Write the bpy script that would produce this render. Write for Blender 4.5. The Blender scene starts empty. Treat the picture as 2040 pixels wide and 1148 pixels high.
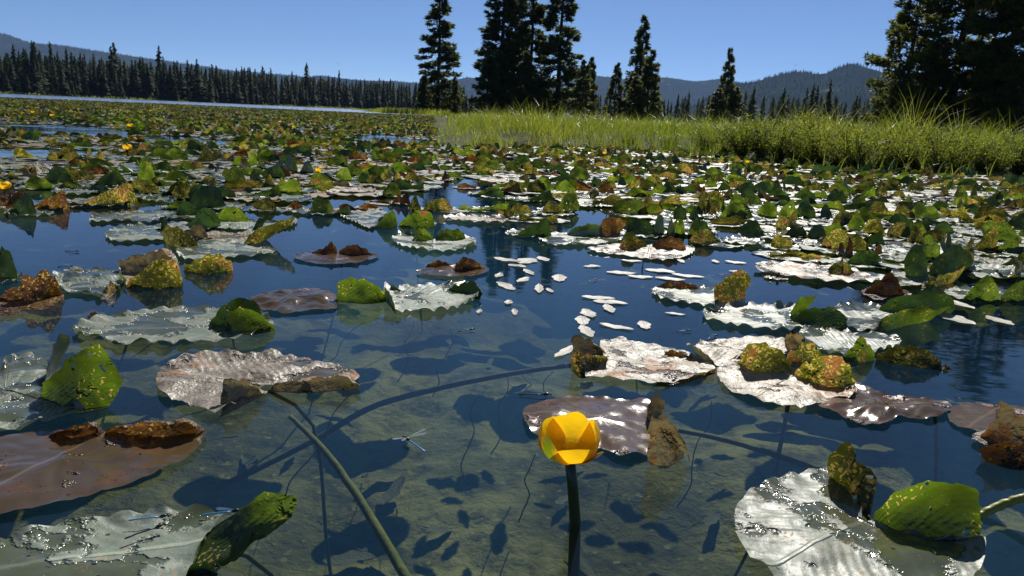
import bpy, math, random
import numpy as np
from mathutils import Vector, Matrix, noise

random.seed(7)
rng = np.random.default_rng(7)
scene = bpy.context.scene
COL = scene.collection

# ------------------------------------------------------------------ camera
FPX = 1500.0                      # focal length in photograph pixels (2040 wide)
HCAM = 0.42
PITCH = math.radians(12.9)
ROLL = math.atan(0.0457)
Fv = Vector((0, math.cos(PITCH), -math.sin(PITCH)))
X0 = Vector((1, 0, 0))
U0 = Vector((0, math.sin(PITCH), math.cos(PITCH)))
Rv = X0 * math.cos(ROLL) + U0 * math.sin(ROLL)
Uv = -X0 * math.sin(ROLL) + U0 * math.cos(ROLL)
CAMP = Vector((0, 0, HCAM))
cd = bpy.data.cameras.new('camera')
cd.lens = FPX / 2040 * 36
cd.sensor_width = 36
cd.clip_start = 0.02
cd.clip_end = 30000
cam = bpy.data.objects.new('camera', cd)
COL.objects.link(cam)
cam.matrix_world = Matrix(((Rv.x, Uv.x, -Fv.x, 0), (Rv.y, Uv.y, -Fv.y, 0), (Rv.z, Uv.z, -Fv.z, HCAM), (0, 0, 0, 1)))
scene.camera = cam

# ------------------------------------------------------------------ light
SUN_AZ = math.radians(14)         # clockwise from +Y (view direction)
SUN_EL = math.radians(41)
world = bpy.data.worlds.new('World')
scene.world = world
world.use_nodes = True
wn = world.node_tree
for n_ in list(wn.nodes):
    wn.nodes.remove(n_)
sky = wn.nodes.new('ShaderNodeTexSky')
sky.sky_type = 'NISHITA'
sky.sun_disc = False
sky.sun_elevation = SUN_EL
sky.sun_rotation = SUN_AZ
sky.altitude = 4000
sky.air_density = 0.72
sky.dust_density = 0.0
sky.ozone_density = 4.6
bg = wn.nodes.new('ShaderNodeBackground')
bg.inputs['Strength'].default_value = 0.08
wo = wn.nodes.new('ShaderNodeOutputWorld')
wn.links.new(sky.outputs[0], bg.inputs[0])
wn.links.new(bg.outputs[0], wo.inputs[0])
sd = bpy.data.lights.new('sun', 'SUN')
sd.energy = 5.0
sd.angle = math.radians(0.5)
sd.color = (1.0, 0.95, 0.87)
sun = bpy.data.objects.new('sun', sd)
COL.objects.link(sun)
sdir = Vector((math.sin(SUN_AZ) * math.cos(SUN_EL), math.cos(SUN_AZ) * math.cos(SUN_EL), math.sin(SUN_EL)))
sun.rotation_euler = sdir.to_track_quat('Z', 'Y').to_euler()
sun.location = (20, 20, 30)
scene.view_settings.view_transform = 'Standard'
scene.view_settings.look = 'None'
scene.view_settings.exposure = 0.28
scene.view_settings.gamma = 1.0
scene.view_settings.use_curve_mapping = False
try:
    scene.cycles.max_bounces = 8
    scene.cycles.transparent_max_bounces = 24
    scene.cycles.volume_bounces = 0
    scene.cycles.sample_clamp_indirect = 3.0
    scene.cycles.caustics_reflective = False
    scene.cycles.caustics_refractive = False
except Exception:
    pass


def ray(px, py):
    return Fv * FPX + Rv * (px - 1020.0) + Uv * (574.0 - py)


def P(px, py, z=0.0):             # where the sight line of a pixel meets the level z
    d = ray(px, py)
    return CAMP + d * ((z - HCAM) / d.z)


def Q(px, py, y):                 # where it meets the upright plane Y = y
    d = ray(px, py)
    return CAMP + d * (y / d.y)


def horizon(px):
    return 183.0 + 0.0457 * px


# ------------------------------------------------------------------ helpers
def tag(o, label=None, cat=None, group=None, kind=None):
    if label: o['label'] = label
    if cat: o['category'] = cat
    if group: o['group'] = group
    if kind: o['kind'] = kind
    return o


def link(o, parent=None):
    COL.objects.link(o)
    if parent is not None:
        o.parent = parent
    return o


def mesh_np(name, V, F, mat, smooth=True, attrs=None, uv=None):
    """V (n,3); F (m,3) or (m,4) int array"""
    V = np.asarray(V, dtype=np.float32)
    F = np.asarray(F, dtype=np.int32)
    k = F.shape[1]
    me = bpy.data.meshes.new(name)
    me.vertices.add(len(V))
    me.vertices.foreach_set('co', V.ravel())
    me.loops.add(F.size)
    me.loops.foreach_set('vertex_index', F.ravel())
    me.polygons.add(len(F))
    me.polygons.foreach_set('loop_start', np.arange(0, F.size, k, dtype=np.int32))
    me.polygons.foreach_set('loop_total', np.full(len(F), k, dtype=np.int32))
    me.polygons.foreach_set('use_smooth', np.full(len(F), smooth, dtype=bool))
    if uv is not None:
        l = me.uv_layers.new(name='UVMap')
        l.data.foreach_set('uv', np.asarray(uv, dtype=np.float32)[F.ravel()].ravel())
    if attrs:
        for kx, a in attrs.items():
            at = me.attributes.new(kx, 'FLOAT', 'POINT')
            at.data.foreach_set('value', np.asarray(a, dtype=np.float32))
    me.update(calc_edges=True)
    me.validate()
    if mat is not None:
        for m_ in (mat if isinstance(mat, (list, tuple)) else [mat]):
            me.materials.append(m_)
    return me


def obj(name, me, parent=None):
    return link(bpy.data.objects.new(name, me), parent)


def grid_faces(nu, nv, wrap=False):
    """grid of nu rows and nv columns"""
    i = np.arange(nu - 1)[:, None]
    j = np.arange(nv if wrap else nv - 1)[None, :]
    j2 = (j + 1) % nv
    a = i * nv + j
    b = i * nv + j2
    c = (i + 1) * nv + j2
    d = (i + 1) * nv + j
    return np.stack([a, b, c, d], -1).reshape(-1, 4)


def tube(points, radii, seg=8):
    """returns V, F of a closed-ended tube through points"""
    pts = [Vector(p) for p in points]
    V = []
    n = len(pts)
    ref = None
    for i, p in enumerate(pts):
        t = (pts[min(i + 1, n - 1)] - pts[max(i - 1, 0)])
        if t.length < 1e-9:
            t = Vector((0, 0, 1))
        t.normalize()
        if ref is None:
            ref = t.orthogonal().normalized()
        ref = (ref - t * ref.dot(t))
        if ref.length < 1e-6:
            ref = t.orthogonal()
        ref.normalize()
        b = t.cross(ref)
        for k in range(seg):
            a = 2 * math.pi * k / seg
            V.append(p + (ref * math.cos(a) + b * math.sin(a)) * radii[i])
    F = grid_faces(n, seg, True)
    V = np.array([tuple(v) for v in V])
    V = np.vstack([V, [tuple(pts[0])], [tuple(pts[-1])]])
    caps = []
    for k in range(seg):
        k2 = (k + 1) % seg
        caps.append([n * seg, k2, k, k])
        caps.append([n * seg + 1, (n - 1) * seg + k, (n - 1) * seg + k2, (n - 1) * seg + k2])
    T = np.vstack([F[:, [0, 1, 2]], F[:, [0, 2, 3]], np.array(caps)[:, :3]])
    return V, T


def join(parts):
    Vs, Fs, o = [], [], 0
    for V, F in parts:
        Vs.append(V)
        Fs.append(np.asarray(F) + o)
        o += len(V)
    return np.vstack(Vs), np.vstack(Fs)


def catmull(pts, n, closed=False):
    """resample a polyline smoothly to n points, even in arc length"""
    p = np.array(pts, dtype=float)
    if len(p) == 2 and not closed:
        t = np.linspace(0, 1, n)[:, None]
        return p[0] * (1 - t) + p[1] * t
    if closed:
        q = np.vstack([p[-1], p, p[0], p[1]])
    else:
        q = np.vstack([2 * p[0] - p[1], p, 2 * p[-1] - p[-2]])
    out = []
    for i in range(1, len(q) - 2):
        t = np.linspace(0, 1, 12, endpoint=False)[:, None]
        a, b, c, d = q[i - 1], q[i], q[i + 1], q[i + 2]
        out.append(0.5 * ((2 * b) + (-a + c) * t + (2 * a - 5 * b + 4 * c - d) * t ** 2 + (-a + 3 * b - 3 * c + d) * t ** 3))
    out = np.vstack(out)
    out = np.vstack([out, p[0] if closed else p[-1]])
    s = np.concatenate([[0], np.cumsum(np.linalg.norm(np.diff(out, axis=0), axis=1))])
    u = np.linspace(0, s[-1], n, endpoint=not closed)
    return np.stack([np.interp(u, s, out[:, k]) for k in range(out.shape[1])], -1)


def fbm(x, y, z=0.0, o=3):
    return noise.fractal(Vector((x, y, z)), 1.0, 2.0, o)


# ------------------------------------------------------------------ materials
class NT:
    def __init__(self, name):
        self.m = bpy.data.materials.new(name)
        self.m.use_nodes = True
        self.t = self.m.node_tree
        for n in list(self.t.nodes):
            self.t.nodes.remove(n)
        self.out = self.t.nodes.new('ShaderNodeOutputMaterial')

    def n(self, typ, ins=None, **props):
        nd = self.t.nodes.new('ShaderNode' + typ)
        for k, v in props.items():
            setattr(nd, k, v)
        for k, v in (ins or {}).items():
            s = nd.inputs[k]
            if isinstance(v, bpy.types.NodeSocket):
                self.t.links.new(v, s)
            else:
                if isinstance(v, (tuple, list)) and len(v) == 3 and s.type == 'RGBA':
                    v = (*v, 1)
                s.default_value = v
        return nd

    def math(self, op, a, b=0.0, c=0.0, clamp=False):
        return self.n('Math', {0: a, 1: b, 2: c}, operation=op, use_clamp=clamp).outputs[0]

    def mix(self, f, a, b):
        nd = self.n('Mix', None, data_type='RGBA')
        for k, v in ((0, f), (6, a), (7, b)):
            s = nd.inputs[k]
            if isinstance(v, bpy.types.NodeSocket):
                self.t.links.new(v, s)
            else:
                s.default_value = (*v, 1) if isinstance(v, (tuple, list)) and len(v) == 3 else v
        return nd.outputs[2]

    def ramp(self, f, lo, hi):     # smooth 0..1 between lo and hi
        return self.n('MapRange', {0: f, 1: lo, 2: hi, 3: 0.0, 4: 1.0}, interpolation_type='SMOOTHSTEP').outputs[0]

    def noise(self, vec, scale, detail=3.0, rough=0.5, dist=0.0):
        return self.n('TexNoise', {'Vector': vec, 'Scale': scale, 'Detail': detail, 'Roughness': rough, 'Distortion': dist})

    def surf(self, s, vol=None):
        if s is not None:
            self.t.links.new(s, self.out.inputs['Surface'])
        if vol is not None:
            self.t.links.new(vol, self.out.inputs['Volume'])
        return self.m


def leaf_mat(name, g1, g2, spk, spk_col=(0.50, 0.34, 0.09), dead=0.0, dead_col=(0.16, 0.07, 0.02), trans=0.4,
             tcol=None, rough=0.42, wet=0.3, vein=1.0, crumple=0.2, spec=0.6, hole=False, film=0.62):
    t = NT(name)
    tc = t.n('TexCoord')
    at = t.n('Attribute', attribute_name='rnd').outputs['Fac']
    oi = t.n('ObjectInfo').outputs['Random']
    r = t.math('FRACT', t.math('ADD', at, oi))
    off = t.n('CombineXYZ', {0: t.math('MULTIPLY', r, 7.3), 1: t.math('MULTIPLY', r, 3.1), 2: r}).outputs[0]
    vec = t.n('VectorMath', {0: tc.outputs['Object'], 1: off}, operation='ADD').outputs[0]
    wob = t.noise(vec, 70.0, 2.0)
    wv = t.n('VectorMath', {0: wob.outputs['Color'], 'Scale': 0.030}, operation='SCALE').outputs[0]
    dvec = t.n('VectorMath', {0: vec, 1: wv}, operation='ADD').outputs[0]
    big = t.noise(vec, 11.0, 3.0).outputs[0]
    mid = t.noise(vec, 45.0, 4.0, 0.6).outputs[0]
    col = t.mix(big, g1, g2)
    hsv = t.n('HueSaturation', {'Hue': t.math('ADD', 0.485, t.math('MULTIPLY', r, 0.03)), 'Saturation': 1.0,
                                'Value': t.math('ADD', 0.75, t.math('MULTIPLY', t.math('FRACT', t.math('MULTIPLY', r, 17.0)), 0.5)),
                                'Fac': 1.0, 'Color': col}).outputs[0]
    col = hsv
    # leaf-miner trails
    vo = t.n('TexVoronoi', {'Vector': dvec, 'Scale': 135.0}, feature='F1').outputs['Distance']
    gate = t.noise(vec, 22.0, 2.0).outputs[0]
    thr = t.math('MULTIPLY', t.ramp(gate, 0.62 - 0.42 * spk, 0.80 - 0.35 * spk), 0.12 + 0.32 * spk)
    sm = t.ramp(t.math('SUBTRACT', thr, vo), 0.0, 0.05)
    # dead patches
    dm = t.ramp(t.math('ADD', big, t.math('MULTIPLY', mid, 0.5)), 1.05 - dead * 0.75, 1.15 - dead * 0.75)
    dcol = t.mix(mid, dead_col, tuple(min(1, c * 2.6) for c in dead_col))
    col = t.mix(dm, col, dcol)
    col = t.mix(sm, col, spk_col)
    # droppings and aphids: small dark dots
    v2 = t.n('TexVoronoi', {'Vector': vec, 'Scale': 38.0}, feature='F1').outputs['Distance']
    dots = t.ramp(v2, 0.11, 0.075)
    col = t.mix(dots, col, (0.012, 0.010, 0.008))
    # veins
    uv = t.n('SeparateXYZ', {0: tc.outputs['UV']})
    av = t.math('ABSOLUTE', t.math('SUBTRACT', uv.outputs[1], 0.5))
    ph = t.math('SUBTRACT', t.math('MULTIPLY', uv.outputs[0], 1.0), t.math('MULTIPLY', av, 1.1))
    ph = t.math('ADD', ph, t.math('MULTIPLY', big, 0.05))
    ph = t.math('ADD', ph, t.math('MULTIPLY', mid, 0.03))
    vw = t.math('SINE', t.math('MULTIPLY', ph, 70.0))
    vw = t.math('MULTIPLY', vw, t.ramp(av, 0.01, 0.15))
    rib = t.ramp(av, 0.022, 0.006)
    col = t.mix(t.math('MULTIPLY', rib, 0.35), col, tuple(min(1, c * 2.2 + 0.05) for c in g2))
    h = t.math('ADD', t.math('MULTIPLY', vw, 0.00020 * vein), t.math('MULTIPLY', rib, 0.0015 * vein))
    h = t.math('ADD', h, t.math('MULTIPLY', mid, 0.010 * crumple))
    h = t.math('ADD', h, t.math('MULTIPLY', t.noise(vec, 160.0, 3.0).outputs[0], 0.003 * crumple))
    h = t.math('ADD', h, t.math('MULTIPLY', big, 0.018 * crumple))
    wm = t.ramp(t.noise(vec, 13.0, 5.0, 0.6).outputs[0], 0.66 - wet * 0.35, 0.71 - wet * 0.35)
    h = t.math('MULTIPLY', h, t.math('SUBTRACT', 1.0, t.math('MULTIPLY', wm, 0.9)))
    # a film of water darkens what it covers
    col = t.mix(t.math('MULTIPLY', wm, 0.85), col, t.n('Mix', {0: 1.0, 6: col, 7: (0.42, 0.40, 0.26, 1)}, data_type='RGBA', blend_type='MULTIPLY').outputs[2])
    bp = t.n('Bump', {'Strength': 1.0, 'Distance': 1.0, 'Height': h}).outputs[0]
    ro = t.math('ADD', rough - 0.06, t.math('MULTIPLY', mid, 0.18))
    ro = t.math('MULTIPLY', ro, t.math('SUBTRACT', 1.0, t.math('MULTIPLY', wm, film)))
    # scars, dead tissue and grime are matt: they break up the waxy sheen
    grime = t.ramp(t.noise(vec, 30.0, 5.0, 0.7).outputs[0], 0.56, 0.42)
    matt = t.math('MAXIMUM', t.math('MAXIMUM', sm, t.math('MULTIPLY', dm, 0.8)), t.math('MULTIPLY', grime, 0.6), clamp=True)
    sp_ = t.math('MULTIPLY', spec, t.math('SUBTRACT', 1.0, t.math('MULTIPLY', matt, 0.8)))
    ro = t.math('ADD', ro, t.math('MULTIPLY', matt, 0.06))
    pr = t.n('BsdfPrincipled', {'Base Color': col, 'Roughness': ro, 'Specular IOR Level': sp_, 'Normal': bp})
    if trans > 0:
        tcol = tcol or (0.22, 0.36, 0.015)
        tm = t.mix(dm, tcol, tuple(min(1, c * 2.5) for c in dead_col))
        tm = t.mix(sm, tm, (0.75, 0.55, 0.12))
        tm = t.mix(dots, tm, (0.01, 0.01, 0.01))
        tm = t.n('HueSaturation', {'Hue': 0.5, 'Saturation': 1.0, 'Value': t.math('MULTIPLY', t.math('ADD', 0.35, t.math('MULTIPLY', r, 1.0)), t.math('ADD', 0.35, t.math('MULTIPLY', t.ramp(big, 0.36, 0.62), 0.95))), 'Fac': 1.0, 'Color': tm}).outputs[0]
        tr = t.n('BsdfTranslucent', {'Color': tm, 'Normal': bp})
        ms = t.n('MixShader', {0: trans, 1: pr.outputs[0], 2: tr.outputs[0]})
        if hole:
            v3 = t.n('TexVoronoi', {'Vector': t.n('VectorMath', {0: vec, 1: wv}, operation='ADD').outputs[0], 'Scale': 27.0}, feature='F1').outputs['Distance']
            ms = t.n('MixShader', {0: t.math('GREATER_THAN', 0.11, v3), 1: ms.outputs[0], 2: t.n('BsdfTransparent').outputs[0]})
        return t.surf(ms.outputs[0])
    return t.surf(pr.outputs[0])


def simple_mat(name, c1, c2, scale=8.0, rough=0.7, bump=0.0, trans=0.0, tcol=None, spec=0.4, detail=4.0):
    t = NT(name)
    tc = t.n('TexCoord')
    at = t.n('Attribute', attribute_name='rnd').outputs['Fac']
    oi = t.n('ObjectInfo').outputs['Random']
    no = t.noise(tc.outputs['Object'], scale, detail, 0.6).outputs[0]
    f = t.math('ADD', t.math('MULTIPLY', t.math('SUBTRACT', no, 0.5), 1.6), t.math('ADD', t.math('MULTIPLY', at, 0.8), t.math('MULTIPLY', oi, 0.25)), clamp=True)
    col = t.mix(f, c1, c2)
    ins = {'Base Color': col, 'Roughness': rough, 'Specular IOR Level': spec}
    if bump:
        ins['Normal'] = t.n('Bump', {'Strength': 1.0, 'Distance': bump, 'Height': no}).outputs[0]
    pr = t.n('BsdfPrincipled', ins)
    if trans:
        tr = t.n('BsdfTranslucent', {'Color': t.mix(f, tcol[0], tcol[1])})
        return t.surf(t.n('MixShader', {0: trans, 1: pr.outputs[0], 2: tr.outputs[0]}).outputs[0])
    return t.surf(pr.outputs[0])


M = {}
M['g'] = leaf_mat('leaf_green', (0.028, 0.065, 0.012), (0.055, 0.10, 0.02), 0.55, trans=0.45, tcol=(0.14, 0.22, 0.010), dead=0.20, hole=True, crumple=0.35)
M['k'] = leaf_mat('leaf_dark_green', (0.014, 0.034, 0.013), (0.03, 0.06, 0.02), 0.42, trans=0.22, tcol=(0.07, 0.14, 0.012))
M['y'] = leaf_mat('leaf_speckled', (0.035, 0.055, 0.010), (0.07, 0.085, 0.014), 0.90, spk_col=(0.46, 0.27, 0.06), dead=0.30, trans=0.38, tcol=(0.18, 0.19, 0.012), crumple=0.5, hole=True)
M['b'] = leaf_mat('leaf_brown', (0.05, 0.024, 0.012), (0.10, 0.05, 0.018), 0.55, spk_col=(0.32, 0.17, 0.05), dead=0.3, trans=0.3, tcol=(0.20, 0.085, 0.015), crumple=0.9)
M['o'] = leaf_mat('leaf_orange', (0.09, 0.045, 0.012), (0.18, 0.09, 0.015), 0.7, dead=0.45, dead_col=(0.07, 0.03, 0.012), trans=0.3, tcol=(0.36, 0.16, 0.012), crumple=0.7)
M['t'] = leaf_mat('leaf_dry_tan', (0.17, 0.13, 0.08), (0.27, 0.22, 0.13), 0.35, spk_col=(0.10, 0.06, 0.03), dead=0.25, trans=0.15, tcol=(0.4, 0.3, 0.12), crumple=1.0, rough=0.5)
M['s'] = leaf_mat('leaf_waxy_pale', (0.11, 0.15, 0.10), (0.21, 0.235, 0.185), 0.55, spk_col=(0.34, 0.25, 0.14), trans=0.08, rough=0.49, wet=0.50, film=0.78, crumple=0.17, spec=0.85, dead=0.08, dead_col=(0.12, 0.10, 0.05))
M['w'] = leaf_mat('leaf_mottled_wet', (0.20, 0.175, 0.115), (0.30, 0.25, 0.175), 0.5, spk_col=(0.14, 0.08, 0.03), dead=0.3, trans=0.1, rough=0.46, wet=0.30, crumple=0.5, spec=1.0)
M['m'] = leaf_mat('leaf_sunken_mauve', (0.13, 0.09, 0.065), (0.21, 0.15, 0.10), 0.45, spk_col=(0.07, 0.04, 0.035), dead=0.35, dead_col=(0.10, 0.055, 0.04), trans=0.0, rough=0.36, wet=0.9, crumple=0.55, vein=0.4, spec=0.6)
M['stalk'] = simple_mat('stalk_green', (0.05, 0.065, 0.015), (0.12, 0.12, 0.03), 30.0, 0.45)
M['yellowstalk'] = simple_mat('yellow_stalk', (0.20, 0.21, 0.03), (0.34, 0.32, 0.06), 60.0, 0.4)
M['stem'] = simple_mat('flower_stem', (0.016, 0.032, 0.012), (0.03, 0.05, 0.018), 60.0, 0.35, bump=0.001)
M['branch'] = simple_mat('sunken_branch', (0.060, 0.075, 0.014), (0.17, 0.18, 0.035), 40.0, 0.75, bump=0.003, spec=0.12)
M['darkbranch'] = simple_mat('dark_sunken_branch', (0.04, 0.045, 0.03), (0.13, 0.13, 0.08), 30.0, 0.7, bump=0.004)
M['bark'] = simple_mat('bark', (0.035, 0.026, 0.02), (0.08, 0.062, 0.05), 12.0, 0.9, bump=0.02)
M['needles'] = simple_mat('needles', (0.02, 0.034, 0.015), (0.06, 0.08, 0.026), 1.5, 0.55, trans=0.4, tcol=((0.05, 0.08, 0.012), (0.26, 0.30, 0.05)))
M['pine'] = simple_mat('pine_needles', (0.025, 0.04, 0.014), (0.08, 0.095, 0.025), 1.5, 0.5, trans=0.35, tcol=((0.09, 0.12, 0.015), (0.36, 0.38, 0.05)))
M['farneedles'] = simple_mat('distant_needles', (0.026, 0.042, 0.018), (0.075, 0.09, 0.03), 0.08, 0.8, trans=0.3, tcol=((0.04, 0.06, 0.01), (0.16, 0.19, 0.035)), spec=0.15)
M['grass'] = simple_mat('grass', (0.035, 0.06, 0.012), (0.12, 0.14, 0.025), 0.6, 0.42, trans=0.45, tcol=((0.10, 0.19, 0.01), (0.50, 0.52, 0.05)), spec=0.5)
M['shrub'] = simple_mat('shrub_leaves', (0.018, 0.036, 0.010), (0.06, 0.085, 0.018), 1.2, 0.7, spec=0.2, trans=0.4, tcol=((0.09, 0.16, 0.01), (0.50, 0.54, 0.05)))
M['twig'] = simple_mat('twig', (0.04, 0.03, 0.02), (0.09, 0.06, 0.035), 20.0, 0.8)
M['hillforest'] = simple_mat('hill_forest', (0.012, 0.022, 0.012), (0.025, 0.038, 0.018), 0.004, 1.0, spec=0.0)

t = NT('hill_ground')
tc = t.n('TexCoord')
no = t.noise(tc.outputs['Object'], 0.006, 6.0, 0.65).outputs[0]
sc = t.ramp(t.noise(tc.outputs['Object'], 0.012, 5.0, 0.7).outputs[0], 0.60, 0.70)
col = t.mix(no, (0.012, 0.022, 0.012), (0.03, 0.04, 0.02))
col = t.mix(sc, col, (0.16, 0.14, 0.11))
M['hill'] = t.surf(t.n('BsdfPrincipled', {'Base Color': col, 'Roughness': 1.0, 'Specular IOR Level': 0.0}).outputs[0])

t = NT('lake_bed_and_land')
tc = t.n('TexCoord')
ge = t.n('NewGeometry')
z = t.n('SeparateXYZ', {0: ge.outputs['Position']}).outputs[2]
ob = tc.outputs['Object']
n1 = t.noise(ob, 1.6, 4.0, 0.6).outputs[0]
n2 = t.noise(ob, 9.0, 5.0, 0.65).outputs[0]
n3 = t.noise(ob, 40.0, 3.0).outputs[0]
mud = t.mix(t.ramp(n1, 0.38, 0.62), (0.07, 0.07, 0.032), (0.21, 0.20, 0.09))
mud = t.mix(t.ramp(n2, 0.45, 0.70), mud, (0.026, 0.027, 0.018))
mud = t.mix(t.ramp(n3, 0.60, 0.72), mud, (0.18, 0.17, 0.09))
land = t.mix(t.noise(ob, 0.35, 5.0, 0.6).outputs[0], (0.035, 0.05, 0.015), (0.09, 0.10, 0.03))
col = t.mix(t.ramp(z, -0.12, -0.03), mud, land)
hb = t.math('ADD', t.math('MULTIPLY', n2, 0.03), t.math('MULTIPLY', n3, 0.006))
bp = t.n('Bump', {'Strength': 1.0, 'Distance': 1.0, 'Height': hb}).outputs[0]
M['bed'] = t.surf(t.n('BsdfPrincipled', {'Base Color': col, 'Roughness': 0.9, 'Specular IOR Level': 0.1, 'Normal': bp}).outputs[0])

t = NT('lake_water')
tc = t.n('TexCoord')
ob = tc.outputs['Object']
mp = t.n('Mapping', {'Vector': ob, 'Scale': (0.55, 1.0, 1.0), 'Rotation': (0, 0, 0.25)}).outputs[0]
w1 = t.noise(mp, 14.0, 2.0, 0.5, 0.3).outputs[0]
w2 = t.noise(mp, 55.0, 2.0, 0.5).outputs[0]
w0 = t.noise(mp, 2.2, 2.0, 0.5).outputs[0]
px_ = t.n('SeparateXYZ', {0: ob})
# breeze reaches the right side and the open lake; the water between the near leaves is calm
br = t.math('ADD', t.ramp(t.math('SUBTRACT', px_.outputs[0], t.math('MULTIPLY', px_.outputs[1], 0.22)), 0.25, 1.1),
            t.ramp(px_.outputs[1], 3.0, 9.0), clamp=True)
gust = t.ramp(t.noise(ob, 0.9, 2.0).outputs[0], 0.35, 0.65)
amp = t.math('ADD', 0.10, t.math('MULTIPLY', t.math('MULTIPLY', br, gust), 0.84))
hh = t.math('ADD', t.math('MULTIPLY', w1, 0.0042), t.math('ADD', t.math('MULTIPLY', w2, 0.0007), t.math('MULTIPLY', w0, 0.004)))
hh = t.math('MULTIPLY', hh, amp)
bp = t.n('Bump', {'Strength': 1.0, 'Distance': 1.0, 'Height': hh}).outputs[0]
# light passes this surface straight on, so from below the ratio has to stay that of entering light
bf_ = t.n('NewGeometry').outputs['Backfacing']
ior_ = t.math('SUBTRACT', 1.33, t.math('MULTIPLY', bf_, 1.33 - 1 / 1.33))
fr = t.n('Fresnel', {'IOR': ior_, 'Normal': bp}).outputs[0]
tr = t.n('BsdfTransparent', {'Color': (0.93, 0.97, 0.97)})
far_ = t.ramp(px_.outputs[1], 12.0, 60.0)
gl = t.n('BsdfGlossy', {'Color': (1, 1, 1), 'Roughness': t.math('ADD', 0.03, t.math('MULTIPLY', far_, 0.14)), 'Normal': bp})
ms = t.n('MixShader', {0: fr, 1: tr.outputs[0], 2: gl.outputs[0]})
va = t.n('VolumePrincipled', {'Color': (0.014, 0.060, 0.135), 'Absorption Color': (0.42, 0.48, 0.28), 'Density': 1.15, 'Anisotropy': 0.3})
M['water'] = t.surf(ms.outputs[0], va.outputs[0])

# ------------------------------------------------------------------ setting: terrain and water
def w2(px, py):
    p = P(px, py, 0.0)
    return (p.x, p.y)


LAND_PX = [(715, 221.5), (790, 226.5), (850, 230), (868, 234), (874, 248), (878, 268), (884, 287), (1000, 289), (1200, 296), (1380, 303),
           (1500, 321), (1650, 337), (1780, 344), (1900, 347), (2040, 352), (2300, 366), (2700, 390)]
LAND = [w2(*p) for p in LAND_PX] + [(30.0, 3.0), (300.0, 5.0), (700.0, 300.0), (60.0, 420.0), (-40.0, 330.0), (-24.0, 150.0)]
FAR = [Q(-300, horizon(-300), 250), Q(0, horizon(0), 255), Q(350, horizon(350), 300), Q(700, horizon(700), 400), Q(900, horizon(900), 430)]
FARY = [(-600.0, 180.0)] + [(p.x, p.y) for p in FAR] + [(300.0, 430.0)]


def poly_sdf(pts, x, y):
    """signed distance, positive inside"""
    pts = np.array(pts)
    n = len(pts)
    d = np.full(x.shape, 1e9)
    inside = np.zeros(x.shape, bool)
    for i in range(n):
        a = pts[i]
        b = pts[(i + 1) % n]
        e = b - a
        L2 = max((e ** 2).sum(), 1e-9)
        t_ = np.clip(((x - a[0]) * e[0] + (y - a[1]) * e[1]) / L2, 0, 1)
        d = np.minimum(d, np.hypot(x - a[0] - t_ * e[0], y - a[1] - t_ * e[1]))
        c = ((a[1] > y) != (b[1] > y))
        xi = (b[0] - a[0]) * (y - a[1]) / np.where(abs(b[1] - a[1]) < 1e-9, 1e-9, b[1] - a[1]) + a[0]
        inside ^= c & (x < xi)
    return np.where(inside, d, -d)


def terrain_z(x, y):
    s = poly_sdf(LAND, x, y)
    wig = np.array([0.35 * fbm(a * 0.7, b * 0.7, 3.0) for a, b in zip(x.ravel(), y.ravel())]).reshape(x.shape)
    s = s + wig * np.clip(np.hypot(x, y) / 10, 0, 2)
    fy = np.interp(x, [p[0] for p in FARY], [p[1] for p in FARY])
    s2 = (y - fy)
    back = (-y - 60.0)
    s2 = np.maximum(s2, back)
    s = np.maximum(s, s2)
    zz = np.where(s > 0, 0.16 * (1 - np.exp(-np.maximum(s, 0) / 0.6)) + 0.004 * np.clip(s, 0, 150), -0.46 * (1 - np.exp(np.minimum(s, 0) / 1.2)))
    return zz


ths = np.concatenate([np.linspace(-45, 45, 300), np.linspace(45, 315, 100)[1:-1]]) * math.pi / 180
rs = np.concatenate([[0.02], np.geomspace(0.25, 9000, 230)])
TT, RR = np.meshgrid(ths, rs)
GX = RR * np.sin(TT)
GY = RR * np.cos(TT)
GZ = terrain_z(GX, GY)
lump = np.array([0.05 * fbm(a * 1.9, b * 1.9, 8.0) + 0.012 * fbm(a * 9, b * 9, 1.0) for a, b in zip(GX.ravel(), GY.ravel())]).reshape(GX.shape)
GZ = GZ + lump * np.clip(RR / 0.5, 0, 1)
me = mesh_np('ground', np.stack([GX.ravel(), GY.ravel(), GZ.ravel()], -1), grid_faces(len(rs), len(ths), True), M['bed'])
tag(obj('ground', me), kind='structure')

# water body: closed, reaching below the lake bed
wr = 640.0
wv_ = [(-wr, -200, 0), (wr, -200, 0), (wr, 500, 0), (-wr, 500, 0), (-wr, -200, -1.2), (wr, -200, -1.2), (wr, 500, -1.2), (-wr, 500, -1.2)]
me = mesh_np('water', wv_, [[0, 1, 2, 3], [7, 6, 5, 4], [0, 4, 5, 1], [1, 5, 6, 2], [2, 6, 7, 3], [3, 7, 4, 0]], M['water'], smooth=False)
tag(obj('water', me), kind='structure')


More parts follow.
